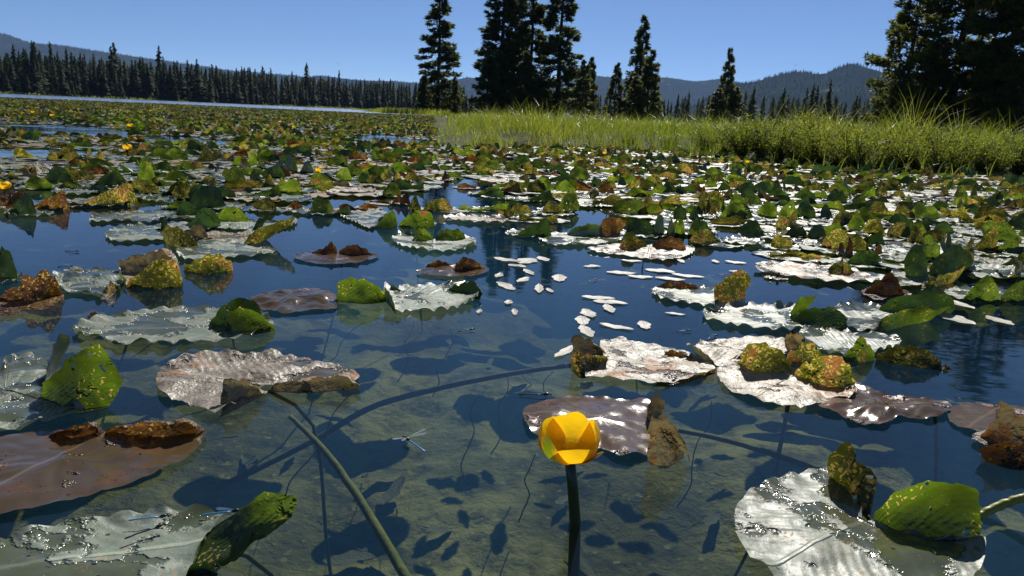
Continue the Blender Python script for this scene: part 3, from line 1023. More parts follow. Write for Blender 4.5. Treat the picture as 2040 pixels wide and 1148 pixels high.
pad('large pale green pad cut by the bottom left edge, a tall green lobe on it',
    [(-160, 1110), (-60, 1085), (0, 1084), (51, 1073), (115, 1053), (178, 1045), (212, 1038), (272, 1033), (361, 1027), (425, 1034), (450, 1045), (415, 1075), (388, 1125), (370, 1165), (330, 1230), (200, 1290), (0, 1300), (-160, 1220)],
    (420, 1090), (-160, 1160), 's', 0.011, 0.005,
    [L_([(374, 1156), (390, 1108), (408, 1062)], [(436, 1142), (497, 1093), (552, 1055), (584, 1020), (591, 1000), (574, 987), (527, 985)], 'g', bulge=0.004, rumple=0.002),
     L_([(345, 1158), (400, 1158), (430, 1155)], [(352, 1142), (380, 1130), (410, 1128), (434, 1142)], 'k')])
pad('big reddish brown half sunken pad at the left edge with two rolled orange lobes',
    [(-150, 960), (-60, 900), (0, 878), (98, 864), (150, 872), (212, 868), (300, 870), (404, 866), (402, 887), (382, 911), (348, 932), (298, 957), (212, 987), (149, 1004), (64, 1021), (0, 1034), (-80, 1045), (-150, 1020)],
    (214, 870), (-60, 1010), 'm', 0.003, 0.005,
    [L_([(98, 866), (150, 878), (212, 871)], [(104, 856), (127, 840), (187, 831), (208, 843), (214, 864)], 'b', curl=0.008, bulge=0.01, rumple=0.006),
     L_([(217, 869), (300, 882), (404, 866)], [(222, 855), (245, 832), (290, 825), (391, 827), (402, 848)], 'o', curl=0.009, bulge=0.012, rumple=0.006)])
pad('mottled grey green pad at the left edge with a big yellow-scarred lobe standing up',
    [(-150, 800), (-60, 745), (0, 748), (25, 724), (55, 714), (85, 722), (106, 740), (92, 765), (88, 790), (130, 815), (172, 826), (150, 838), (106, 848), (50, 860), (0, 869), (-80, 872)],
    (82, 780), (-100, 830), 's', 0.012, 0.010,
    [L_([(82, 778), (96, 758), (112, 738)], [(100, 728), (107, 690), (120, 668), (138, 663), (139, 680)], 's', bulge=0.004),
     L_([(76, 802), (140, 822), (214, 812)], [(86, 768), (127, 724), (166, 698), (200, 690), (222, 722), (243, 760)], 'g', bulge=0.02, rumple=0.004)])
pad('dry tan pad left of centre with one folded corner and a rolled back edge',
    [(312, 768), (322, 742), (345, 728), (380, 713), (440, 705), (500, 712), (545, 706), (600, 720), (660, 733), (705, 745), (712, 765), (640, 778), (535, 778), (500, 800), (440, 832), (400, 826), (350, 806), (320, 790)],
    (535, 778), (330, 745), 'w', 0.006, 0.009,
    [L_([(436, 833), (480, 812), (532, 783)], [(438, 800), (444, 752), (475, 748), (508, 757), (533, 776)], 't', bulge=0.012, curl=0.004, rumple=0.005),
     L_([(537, 781), (620, 783), (713, 775)], [(538, 772), (560, 755), (620, 748), (690, 738), (713, 762)], 't', curl=0.006, bulge=0.006, rumple=0.006)])
pad('long silvery mauve pad left of centre, two green lobes folded at one end',
    [(143, 665), (165, 650), (205, 637), (250, 630), (320, 621), (400, 618), (450, 622), (500, 628), (548, 652), (520, 668), (470, 680), (420, 688), (370, 688), (320, 694), (280, 690), (240, 695), (200, 683), (165, 678)],
    (520, 650), (145, 668), 's', 0.012, 0.003,
    [L_([(410, 656), (470, 654), (525, 647)], [(412, 646), (440, 612), (478, 597), (510, 606), (521, 624)], 'k', bulge=0.012),
     L_([(445, 664), (500, 667), (546, 660)], [(448, 654), (462, 622), (495, 618), (530, 635), (547, 656)], 'g', bulge=0.016),
     L_([(175, 641), (212, 640)], [(176, 632), (190, 621), (200, 633)], 'b', curl=0.003)])
pad('pale ribbed pad in the centre with a bright green lobe standing at its left',
    [(768, 575), (790, 582), (805, 573), (830, 576), (855, 571), (885, 574), (905, 566), (940, 568), (956, 585), (947, 602), (920, 615), (885, 622), (850, 627), (815, 624), (790, 631), (771, 605), (765, 590)],
    (790, 600), (950, 585), 's', 0.012, 0.003,
    [L_([(672, 601), (730, 606), (785, 600)], [(670, 566), (690, 556), (725, 557), (755, 572), (778, 588)], 'g', bulge=0.012),
     L_([(893, 582), (930, 587), (956, 600)], [(893, 572), (920, 562), (945, 563), (959, 582)], 'k', bulge=0.01),
     L_([(768, 600), (790, 628)], [(764, 566), (784, 592)], 's', bulge=0.004)])
pad('pad with a bright yellow-green scarred lobe and a rolled grey rim, left side',
    [(238, 540), (250, 530), (290, 512), (330, 500), (350, 515), (358, 540), (362, 568), (320, 575), (262, 575), (242, 560)],
    (252, 572), (350, 515), 'w', 0.006, 0.004,
    [L_([(249, 574), (300, 577), (360, 573)], [(256, 556), (285, 538), (308, 520), (340, 516), (357, 532), (362, 562)], 'y', bulge=0.012),
     L_([(240, 548), (285, 545), (335, 530)], [(236, 522), (255, 510), (292, 499), (324, 490), (345, 505)], 't', curl=0.008, bulge=0.01, rumple=0.005)])
pad('low grey green pad with a bumpy back edge beside the scarred lobe, left side',
    [(106, 555), (120, 553), (132, 545), (146, 540), (164, 540), (181, 545), (209, 544), (238, 546), (243, 568), (226, 582), (199, 596), (183, 591), (157, 588), (132, 588), (120, 578), (112, 563)],
    (240, 575), (110, 565), 's', 0.009, 0.007,
    [L_([(200, 597), (216, 593), (238, 577)], [(203, 588), (212, 570), (222, 562), (238, 572)], 'y'),
     L_([(132, 547), (155, 548), (178, 548)], [(133, 541), (146, 534), (165, 536), (180, 544)], 't', curl=0.003),
     L_([(238, 560), (248, 578)], [(237, 543), (252, 556)], 'g')])
pad('crumpled orange and olive mound on a yellowing pad at the left edge',
    [(-40, 612), (0, 600), (60, 604), (120, 592), (128, 600), (115, 612), (90, 622), (45, 626), (28, 633), (0, 636), (-40, 640)],
    (60, 602), (50, 632), 'o', 0.006, 0.005,
    [L_([(2, 600), (60, 606), (122, 594)], [(4, 590), (32, 572), (54, 547), (72, 551), (88, 541), (102, 554), (122, 582)], 'o', bulge=0.025, rumple=0.007)])
pad('pale dotted pad behind the rolled olive lobe, left of centre',
    [(352, 500), (370, 490), (400, 485), (428, 485), (486, 487), (524, 493), (552, 504), (524, 511), (503, 514), (475, 516), (440, 522), (400, 524), (360, 518)],
    (400, 486), (550, 505), 's', 0.010, 0.004,
    [L_([(365, 541), (410, 547), (463, 540)], [(368, 528), (400, 512), (440, 502), (463, 514)], 'y', bulge=0.014, curl=0.005, rumple=0.005)])
pad('pad with a long speckled flap lifted to the right, left of centre',
    [(402, 470), (430, 464), (470, 468), (505, 462), (500, 480), (484, 488), (440, 486), (405, 482)],
    (484, 487), (405, 475), 't', 0.006, 0.004,
    [L_([(482, 489), (506, 488), (526, 480)], [(494, 474), (520, 455), (560, 440), (588, 436), (560, 462)], 'y', bulge=0.006, rumple=0.004),
     L_([(500, 462), (520, 458)], [(512, 440), (545, 425), (553, 408)], 'k', bulge=0.004)])
pad('pale oval pad with scalloped edge nearest the open water, upper left',
    [(210, 470), (222, 462), (250, 455), (290, 453), (330, 456), (338, 470), (330, 481), (290, 483), (235, 485), (214, 478)],
    (330, 465), (212, 470), 's', 0.010, 0.003,
    [L_([(326, 482), (345, 492), (398, 494)], [(322, 460), (328, 452), (360, 455), (392, 480)], 'y', bulge=0.012),
     L_([(318, 464), (336, 462)], [(322, 440), (330, 428)], 'k')])
pad('long pale pad with a beaded edge behind the oval one, upper left',
    [(178, 440), (195, 432), (240, 427), (290, 424), (332, 424), (345, 435), (300, 446), (250, 443), (190, 446)],
    (340, 432), (180, 440), 's', 0.010, 0.003)
pad('small tan pad with dark lobes beside the long silvery flap, left of centre',
    [(418, 444), (450, 438), (500, 443), (560, 445), (590, 440), (585, 452), (540, 460), (480, 462), (430, 456)],
    (500, 443), (430, 455), 's', 0.009, 0.003,
    [L_([(431, 440), (465, 443), (498, 444)], [(433, 430), (450, 415), (470, 414), (490, 428)], 'g', bulge=0.014)])
pad('dry mottled pad right of centre with two crumpled olive lobes at its left end',
    [(1165, 752), (1200, 725), (1195, 700), (1198, 684), (1224, 681), (1242, 678), (1259, 685), (1294, 690), (1329, 699), (1355, 702), (1381, 713), (1402, 727), (1424, 740), (1400, 754), (1340, 767), (1300, 770), (1240, 763), (1190, 757)],
    (1208, 722), (1420, 742), 'w', 0.005, 0.006,
    [L_([(1142, 700), (1175, 708), (1216, 712)], [(1138, 672), (1146, 658), (1175, 668), (1212, 700)], 't', bulge=0.01, curl=0.006, rumple=0.004),
     L_([(1140, 740), (1164, 754), (1216, 724)], [(1136, 722), (1136, 702), (1152, 694), (1176, 699), (1210, 704)], 'y', bulge=0.014, curl=0.004, rumple=0.005),
     L_([(1300, 770), (1350, 768), (1426, 744)], [(1308, 765), (1355, 758), (1400, 742), (1426, 735)], 'o', bulge=0.002, rumple=0.004),
     L_([(1325, 706), (1360, 716), (1408, 730)], [(1325, 699), (1360, 703), (1406, 722)], 'b', bulge=0.002, rumple=0.004)])
pad('glittering tan pad right of centre with two heavily scarred lobes meeting at its back',
    [(1428, 740), (1448, 729), (1472, 722), (1510, 735), (1545, 750), (1579, 754), (1619, 762), (1645, 778), (1671, 795), (1704, 775), (1700, 797), (1654, 805), (1615, 816), (1584, 815), (1540, 811), (1488, 795), (1448, 779), (1431, 758)],
    (1579, 753), (1500, 800), 'w', 0.005, 0.008,
    [L_([(1474, 732), (1510, 750), (1579, 755)], [(1471, 720), (1485, 700), (1500, 689), (1540, 694), (1562, 700), (1579, 735)], 'y', bulge=0.02, rumple=0.007),
     L_([(1582, 753), (1640, 776), (1706, 772)], [(1584, 743), (1615, 718), (1655, 713), (1690, 722), (1706, 752)], 'y', bulge=0.02, rumple=0.007)])
pad('tan wet pad behind the glittering one with a long rolled horn at its left',
    [(1385, 700), (1400, 688), (1430, 683), (1470, 677), (1540, 678), (1582, 690), (1590, 712), (1540, 706), (1500, 700), (1470, 722), (1432, 737), (1412, 720)],
    (1560, 700), (1400, 700), 'w', 0.005, 0.008,
    [L_([(1388, 706), (1410, 722), (1434, 737)], [(1365, 674), (1395, 688), (1432, 722)], 't', bulge=0.008, curl=0.006, rumple=0.003),
     L_([(1566, 724), (1600, 730), (1642, 716)], [(1569, 707), (1598, 692), (1614, 685), (1636, 701), (1678, 713)], 'y', bulge=0.014, rumple=0.006),
     L_([(1570, 702), (1594, 697)], [(1560, 668), (1578, 655), (1598, 663)], 't', bulge=0.012, curl=0.006, rumple=0.005)])
pad('silvery ridged pad at the right with one pointed green lobe and one scarred green lobe',
    [(1590, 668), (1620, 659), (1650, 664), (1670, 663), (1695, 670), (1735, 668), (1760, 672), (1792, 683), (1790, 692), (1745, 707), (1700, 722), (1680, 717), (1640, 706), (1600, 690)],
    (1742, 712), (1600, 675), 's', 0.010, 0.004,
    [L_([(1681, 719), (1710, 724), (1742, 719)], [(1684, 703), (1704, 681), (1713, 670), (1728, 680), (1743, 702)], 'g', bulge=0.012),
     L_([(1745, 718), (1800, 728), (1892, 742)], [(1747, 707), (1775, 692), (1802, 687), (1832, 692), (1862, 712), (1892, 736)], 'y', bulge=0.014)])
pad('bright silvery pad with pleated surface and a dark green folded lobe, right',
    [(1400, 631), (1404, 622), (1425, 625), (1444, 616), (1462, 611), (1497, 611), (1528, 615), (1558, 617), (1584, 612), (1580, 635), (1610, 645), (1630, 655), (1592, 662), (1560, 664), (1523, 662), (1488, 657), (1462, 653), (1427, 648), (1404, 638)],
    (1575, 638), (1402, 631), 's', 0.012, 0.003,
    [L_([(1571, 639), (1592, 630)], [(1586, 606), (1600, 590), (1628, 588)], 'g', bulge=0.003),
     L_([(1571, 642), (1620, 652), (1682, 664)], [(1577, 632), (1605, 617), (1640, 615), (1665, 616), (1687, 637)], 'k', bulge=0.016)])
pad('silvery pad with long bright green blades lifted to the right',
    [(1655, 620), (1700, 607), (1760, 615), (1800, 620), (1770, 640), (1725, 663), (1695, 657), (1680, 645)],
    (1690, 652), (1790, 618), 's', 0.008, 0.003,
    [L_([(1724, 664), (1765, 661), (1812, 648), (1850, 640)], [(1728, 657), (1751, 639), (1788, 622), (1830, 613), (1862, 618), (1896, 611)], 'g', bulge=0.006),
     L_([(1750, 622), (1810, 628), (1895, 624)], [(1752, 612), (1780, 594), (1820, 586), (1870, 585), (1896, 595), (1903, 612)], 'k', bulge=0.012),
     L_([(1836, 600), (1880, 600)], [(1838, 576), (1858, 567), (1880, 584)], 'k', bulge=0.01)])
pad('pad with two big dark green standing lobes at the right side',
    [(1775, 545), (1800, 534), (1850, 552), (1890, 545), (1925, 530), (1930, 545), (1860, 565), (1835, 572), (1790, 575), (1780, 562)],
    (1850, 552), (1790, 572), 's', 0.008, 0.003,
    [L_([(1852, 552), (1890, 553), (1930, 545)], [(1853, 535), (1878, 502), (1908, 490), (1932, 505), (1938, 520)], 'k', bulge=0.018),
     L_([(1804, 550), (1826, 554), (1849, 553)], [(1800, 520), (1818, 492), (1836, 490), (1850, 525)], 'k', bulge=0.014),
     L_([(1826, 573), (1860, 573), (1905, 562)], [(1830, 566), (1860, 552), (1895, 545), (1925, 530)], 'y', bulge=0.006)])
pad('pad with two bright green rounded lobes facing the water at the right edge',
    [(1880, 585), (1920, 575), (1990, 580), (2060, 585), (2060, 602), (1990, 604), (1915, 600)],
    (1992, 602), (1990, 570), 's', 0.008, 0.003,
    [L_([(1912, 600), (1950, 603), (1991, 602)], [(1918, 594), (1942, 570), (1962, 551), (1980, 556), (1992, 588)], 'g', bulge=0.014),
     L_([(1995, 603), (2025, 604), (2065, 602)], [(1997, 592), (2012, 572), (2032, 560), (2062, 562)], 'g', bulge=0.014)])
pad('rusty brown crumpled mound at the right side beside the long green blades',
    [(1715, 585), (1740, 578), (1800, 582), (1815, 592), (1790, 600), (1740, 600)],
    (1760, 585), (1760, 600), 'b', 0.004, 0.006,
    [L_([(1720, 588), (1760, 594), (1802, 594)], [(1723, 582), (1755, 556), (1781, 550), (1798, 578)], 'b', bulge=0.02, rumple=0.007)])
pad('upright speckled lobe on a thin sunlit pad in open water right of centre',
    [(1300, 582), (1340, 572), (1390, 574), (1428, 580), (1450, 592), (1425, 604), (1418, 615), (1370, 608), (1320, 600)],
    (1430, 600), (1305, 585), 's', 0.009, 0.003,
    [L_([(1424, 602), (1452, 604), (1484, 594)], [(1423, 572), (1436, 562), (1456, 546), (1480, 539), (1494, 560), (1486, 582)], 'y', bulge=0.012, rumple=0.005),
     L_([(1298, 582), (1340, 578), (1392, 578)], [(1298, 574), (1330, 562), (1365, 563), (1392, 573)], 'o', bulge=0.006, rumple=0.004)])
pad('wet mauve rotting pad with glittering folds lying flat before the tan pads, right',
    [(1628, 815), (1665, 795), (1700, 770), (1722, 775), (1750, 786), (1800, 795), (1860, 801), (1896, 816), (1888, 828), (1850, 840), (1790, 836), (1760, 851), (1700, 846), (1680, 834)],
    (1860, 815), (1650, 812), 'm', 0.003, 0.009,
    [L_([(1690, 826), (1740, 815), (1765, 812)], [(1692, 819), (1735, 802), (1766, 806)], 'm', bulge=0.004, rumple=0.006)])
pad('flat submerged mauve pad at the right edge beside the dried tan crumple',
    [(1888, 824), (1920, 809), (1980, 812), (2060, 820), (2080, 850), (2020, 868), (1960, 868), (1900, 850)],
    (2000, 812), (1920, 860), 'm', 0.002, 0.003)
pad('dried tan pad crumpled into a peak at the right edge',
    [(1935, 880), (1960, 866), (2010, 862), (2070, 870), (2080, 900), (2030, 905), (1975, 900)],
    (2000, 880), (2060, 880), 't', 0.004, 0.006,
    [L_([(1950, 884), (2000, 900), (2070, 908)], [(1953, 864), (1983, 836), (1992, 806), (2022, 822), (2070, 850)], 't', bulge=0.03, rumple=0.009),
     L_([(1965, 920), (2010, 935), (2070, 940)], [(1962, 892), (2010, 880), (2070, 888)], 'b', bulge=0.02, rumple=0.006)])
pad('large glistening heart shaped pad at the bottom right with two lobes folded upright',
    [(1462, 1036), (1469, 1016), (1499, 986), (1540, 966), (1599, 951), (1656, 938), (1664, 957), (1690, 980), (1711, 1020), (1716, 1045), (1737, 1050), (1769, 1060), (1810, 1072), (1860, 1082), (1920, 1088), (1956, 1085), (1960, 1119), (1946, 1150), (1900, 1200), (1800, 1245), (1650, 1225), (1560, 1180), (1511, 1140), (1472, 1095), (1463, 1066)],
    (1716, 1047), (1520, 1150), 's', 0.009, 0.006,
    [L_([(1660, 957), (1700, 1002), (1736, 1047)], [(1655, 935), (1656, 906), (1685, 886), (1703, 902), (1704, 920), (1732, 936), (1743, 965), (1739, 1015)], 'y', bulge=0.012, rumple=0.003),
     L_([(1740, 1048), (1810, 1072), (1956, 1078)], [(1742, 1025), (1775, 990), (1810, 971), (1870, 963), (1915, 965), (1945, 975), (1954, 1002), (1956, 1052)], 'g', bulge=0.022, rumple=0.003)])
pad('reddish sunken pad behind the yellow flower with a dried twisted lobe at its right',
    [(1041, 829), (1055, 816), (1091, 803), (1135, 797), (1179, 795), (1232, 801), (1285, 802), (1315, 825), (1318, 860), (1308, 908), (1267, 914), (1232, 916), (1197, 899), (1143, 894), (1076, 876), (1052, 859)],
    (1310, 850), (1042, 832), 'm', 0.003, 0.006,
    [L_([(1286, 838), (1300, 846), (1322, 836)], [(1287, 806), (1298, 784), (1308, 777), (1319, 792), (1322, 812)], 't', bulge=0.012, curl=0.004, rumple=0.006),
     L_([(1296, 926), (1326, 934), (1362, 912)], [(1290, 840), (1302, 816), (1330, 816), (1348, 850), (1363, 892)], 't', bulge=0.014, curl=0.008, rumple=0.007)])
pad('pinkish wet pad lying flush with the water left of the bright green lobe',
    [(500, 600), (530, 588), (580, 580), (620, 580), (655, 585), (672, 600), (668, 618), (620, 622), (570, 628), (530, 622), (510, 610)],
    (655, 600), (510, 602), 'm', 0.003, 0.010)
pad('submerged pinkish pad with two brown curled lobes, left of centre in open water',
    [(583, 515), (620, 504), (680, 505), (745, 508), (752, 516), (720, 525), (660, 530), (610, 525)],
    (673, 506), (670, 528), 'm', 0.003, 0.005,
    [L_([(618, 508), (645, 511), (673, 509)], [(622, 502), (650, 490), (664, 482), (673, 504)], 'b', bulge=0.014, rumple=0.005),
     L_([(675, 510), (705, 512), (742, 510)], [(676, 503), (690, 491), (712, 488), (742, 506)], 'b', bulge=0.014, rumple=0.005)])
pad('rotting flat pad with a dry brown ridge, in open water above the centre',
    [(828, 546), (860, 536), (900, 530), (965, 536), (970, 546), (930, 554), (870, 554)],
    (900, 532), (900, 552), 'm', 0.003, 0.006,
    [L_([(905, 541), (930, 543), (966, 539)], [(908, 530), (920, 516), (934, 513), (964, 533)], 'b', bulge=0.014, rumple=0.006),
     L_([(848, 534), (868, 536), (900, 535)], [(852, 528), (875, 521), (902, 528)], 'b', bulge=0.008, rumple=0.005)])
pad('round pale pad with beaded front edge and two dark folded ears, centre',
    [(780, 478), (805, 470), (835, 476), (864, 480), (895, 477), (935, 476), (950, 488), (926, 499), (900, 503), (874, 505), (845, 503), (818, 498), (794, 491)],
    (864, 480), (864, 505), 's', 0.012, 0.002,
    [L_([(822, 478), (840, 481), (863, 482)], [(824, 468), (834, 456), (850, 459), (863, 473)], 'g', bulge=0.012),
     L_([(866, 482), (885, 482), (928, 477)], [(868, 474), (882, 459), (902, 455), (918, 461), (929, 474)], 'g', bulge=0.012)])
pad('bright round green lobe standing with its mirror image, centre',
    [(800, 448), (830, 441), (866, 445), (866, 452), (840, 454), (805, 453)],
    (795, 450), (860, 448), 's', 0.004, 0.002,
    [L_([(794, 452), (830, 455), (866, 454)], [(796, 445), (812, 430), (838, 418), (858, 426), (866, 446)], 'g', bulge=0.014),
     L_([(748, 456), (770, 457), (792, 452)], [(751, 450), (772, 427), (786, 425), (792, 444)], 'g', bulge=0.01)])
pad('thin pale pad with dark edge left of the round green lobe, centre',
    [(678, 432), (700, 424), (740, 421), (772, 427), (755, 440), (752, 452), (735, 458), (715, 450), (700, 443)],
    (770, 440), (690, 432), 's', 0.009, 0.003)
pad('pad folded like a grey shell with a rusty ruffled fan, right of centre',
    [(1065, 470), (1100, 467), (1170, 470), (1232, 473), (1236, 481), (1190, 490), (1110, 492), (1085, 486)],
    (1200, 472), (1070, 476), 's', 0.009, 0.003,
    [L_([(1128, 470), (1160, 472), (1200, 471)], [(1130, 464), (1145, 450), (1175, 443), (1198, 446)], 's', bulge=0.016, curl=0.006),
     L_([(1194, 471), (1215, 473), (1234, 468)], [(1193, 450), (1205, 435), (1225, 432), (1250, 444)], 'b', bulge=0.012, rumple=0.005)])
pad('scummy sunlit pad holding a green pyramid and a brown loaf, right of centre',
    [(1172, 497), (1230, 490), (1300, 492), (1372, 493), (1382, 505), (1350, 518), (1300, 520), (1240, 512), (1190, 506)],
    (1296, 495), (1290, 520), 'w', 0.004, 0.008,
    [L_([(1231, 497), (1262, 500), (1296, 499)], [(1234, 488), (1245, 466), (1260, 462), (1280, 478), (1296, 494)], 'y', bulge=0.016, rumple=0.006),
     L_([(1298, 501), (1330, 503), (1366, 501)], [(1300, 486), (1318, 478), (1350, 478), (1366, 496)], 'b', bulge=0.018, rumple=0.006)])

# ------------------------------------------------------------------ lily pads: middle distance, copies of shaped kinds
W0 = 0.26


def proto_blade(seed, wid=1.0, dep=0.85, nseg=40, nring=5, ruffle=0.012, bumpy=0.006, flip=1):
    r = random.Random(seed)
    V, UV = [], []
    for i in range(nring + 1):
        t_ = (i / nring) ** 0.85
        for j in range(nseg):
            a = 2 * math.pi * j / nseg
            rad = 1 + 0.10 * math.sin(2 * a + seed) + 0.05 * math.sin(5 * a + seed * 2)
            x = 0.5 * W0 * wid * math.cos(a) * rad * t_
            y = 0.5 * W0 * dep * math.sin(a) * rad * t_
            e = max(0, (t_ - 0.7) / 0.3)
            z = 0.004 + ruffle * abs(math.sin(a * 7 + seed)) * e * e * r.uniform(0.7, 1.2) + bumpy * (0.5 + fbm(x * 12 + seed, y * 12, seed)) * (1 - 0.6 * e)
            V.append((x, y, max(0.002, z)))
            UV.append((x / W0 + 0.5, y / W0 + 0.5))
    return V, grid_faces(nring + 1, nseg, True), UV


def proto_sheet(seed, x0, x1, y0, y1, h, shape='round', bulge=0.03, curl=0.0, rumple=0.008, skew=0.0, nc=14, nr=7):
    V, UV = [], []
    for r in range(nr):
        s = r / (nr - 1)
        for i in range(nc):
            f = i / (nc - 1)
            if shape == 'round':
                top = math.sin(math.pi * min(1, max(0, 0.04 + 0.92 * f))) ** 0.55
            elif shape == 'peak':
                top = 1 - abs(f * 2 - 1) ** 1.3 * 0.85
            elif shape == 'low':
                top = 0.75 + 0.25 * math.sin(f * 7 + seed)
            else:
                top = (0.25 + 0.75 * f) * min(1, (1 - f) * 6)
            top = max(0.08, top * (1 + 0.24 * fbm(f * 3.1 + seed * 3, seed, 0.5)) + 0.05 * fbm(f * 9 + seed, 3.0, seed))
            x = x0 + (x1 - x0) * f
            y = y0 + (y1 - y0) * f
            z = h * top * s
            b = bulge * math.sin(math.pi * f) * (0.4 + 0.6 * s)
            x2 = x + skew * s * h
            y2 = y + b + bulge * 0.5 * s
            if curl:
                cc = max(0, (s - 0.5) / 0.5)
                y2 -= curl * (1 - math.cos(cc * 3.4))
                z -= curl * 1.2 * max(0, cc - 0.45)
            nz = noise.noise_vector(Vector((x2 * 22 + seed, y2 * 22, z * 22 + seed)))
            V.append((x2 + nz.x * rumple, y2 + nz.y * rumple * 1.5, max(z + nz.z * rumple * s, 0.0 if r else -0.003)))
            UV.append((f, 0.5 + 0.5 * s))
    return V, grid_faces(nr, nc), UV


# kind -> list of variants; each variant: blade def, lobes defs
h0 = 0.085
KD = {}
W = W0


def variants(kind):
    out = []
    for s_ in range(6):
        s = s_ % 3
        sd_ = s_ * 5.3 + len(KD) * 2.1
        j = (s_ - 2.5) * 0.012
        if kind == 'T':     # two ears at the back of a flat blade
            out.append((proto_blade(sd_), [proto_sheet(sd_, -0.38 * W, -0.02 * W, 0.22 * W + j, 0.14 * W, h0, 'round', 0.012), proto_sheet(sd_ + 1, 0.02 * W, 0.40 * W, 0.14 * W, 0.22 * W - j, h0 * 0.85, 'round', 0.012)]))
        elif kind == 'V':   # two ears at the water edge, blade behind
            out.append((proto_blade(sd_), [proto_sheet(sd_, -0.46 * W, -0.01, -0.26 * W, -0.36 * W, h0, 'round', 0.016), proto_sheet(sd_ + 1, 0.01, 0.44 * W, -0.36 * W, -0.26 * W, h0 * 0.9, 'peak', 0.016)]))
        elif kind == 'U':   # one rounded ear
            x_ = (s - 1) * 0.15 * W
            out.append((proto_blade(sd_, 1.1, 0.95), [proto_sheet(sd_, -0.29 * W + x_, 0.29 * W + x_, 0.05 * W + j, 0.10 * W, h0, 'round', 0.018, skew=(s - 1) * 0.35)]))
        elif kind == 'D':   # long flap lifted to one side
            out.append((proto_blade(sd_, 1.0, 0.9), [proto_sheet(sd_, -0.2 * W, 0.45 * W, -0.25 * W, 0.05 * W, h0, 'ramp', 0.012, skew=0.5 if s != 1 else 0.9)]))
        elif kind == 'R':   # rolled low loaf
            out.append((proto_blade(sd_, 1.05, 0.85, ruffle=0.006), [proto_sheet(sd_, -0.34 * W, 0.34 * W, -0.1 * W, -0.12 * W + j, h0 * 0.9, 'low', 0.02, curl=0.014, rumple=0.007)]))
        elif kind == 'C':   # crumpled
            out.append((proto_blade(sd_, 1.0, 0.9, bumpy=0.02), [proto_sheet(sd_, -0.35 * W, 0.06 * W, -0.1 * W, 0.1 * W, h0 * 0.8, 'peak', 0.03, rumple=0.016), proto_sheet(sd_ + 2, -0.06 * W, 0.35 * W, -0.16 * W, -0.02 * W, h0, 'peak', 0.02, rumple=0.016)]))
        elif kind == 'F':
            out.append((proto_blade(sd_, 1.0, 0.9 + j, bumpy=0.005), []))
    return out


for kd in 'TVUDRCF':
    KD[kd] = variants(kd)
MESHCACHE = {}


def proto_mesh(kind, v, part, mat):
    key = (kind, v, part, mat)
    if key not in MESHCACHE:
        V, F, UV = KD[kind][v][0] if part < 0 else KD[kind][v][1][part]
        MESHCACHE[key] = mesh_np('blade' if part < 0 else 'lobe', V, F, M[mat], uv=UV)
    return MESHCACHE[key]


KW = {'T': 'with two upright ears', 'V': 'with paired lobes facing the water', 'U': 'with one rounded lobe standing up', 'D': 'with a long lifted flap', 'R': 'rolled into a low loaf', 'C': 'crumpled and torn', 'F': 'lying flat'}
CW = {'g': 'bright green', 'k': 'dark green', 'y': 'yellow speckled', 'b': 'brown', 'o': 'orange brown', 't': 'dry tan', 's': 'pale waxy', 'w': 'wet mottled', 'm': 'sunken mauve'}
BL = {'g': 's', 'k': 's', 'y': 's', 'b': 'w', 'o': 'w', 't': 'w', 's': 's', 'w': 'w', 'm': 'm'}


def zone(px, py):
    a = 'left' if px < 560 else 'left of centre' if px < 950 else 'right of centre' if px < 1450 else 'right'
    b = 'near row' if py > 430 else 'middle rows' if py > 340 else 'far rows'
    return a, b


ntot = 0
ZC = {}


def place_pad(x, y, w, h, kind, mat, v=None, rot=0.0, px=None, py=None, bm=None):
    global ntot
    v = random.randrange(6) if v is None else v
    root = link(bpy.data.objects.new('lily_pad', None))
    root.location = (x, y, 0.0)
    s = w / W0
    root.scale = (s, s, h / h0)
    root.rotation_euler = (0, 0, rot)
    a, b = zone(px, py)
    ZC[(a, b, kind, mat)] = ZC.get((a, b, kind, mat), 0) + 1
    lb = '%s pad %s in the %s on the %s' % (CW[mat], KW[kind], b, a) if a in ('left', 'right') else '%s pad %s in the %s %s' % (CW[mat], KW[kind], b, a)
    tag(root, lb, 'lily pad', 'lily pads of the field: ' + lb)
    obj('blade', proto_mesh(kind, v, -1, bm or BL[mat] if kind != 'F' else mat), root)
    for k in range(len(KD[kind][v][1])):
        obj('lobe', proto_mesh(kind, v, k, mat), root)
    ntot += 1
    SPOTS.append((x, y, w * 0.5))


SPOTS = []
for org, r_ in PADS:
    SPOTS.append((org[0], org[1], 0.16))

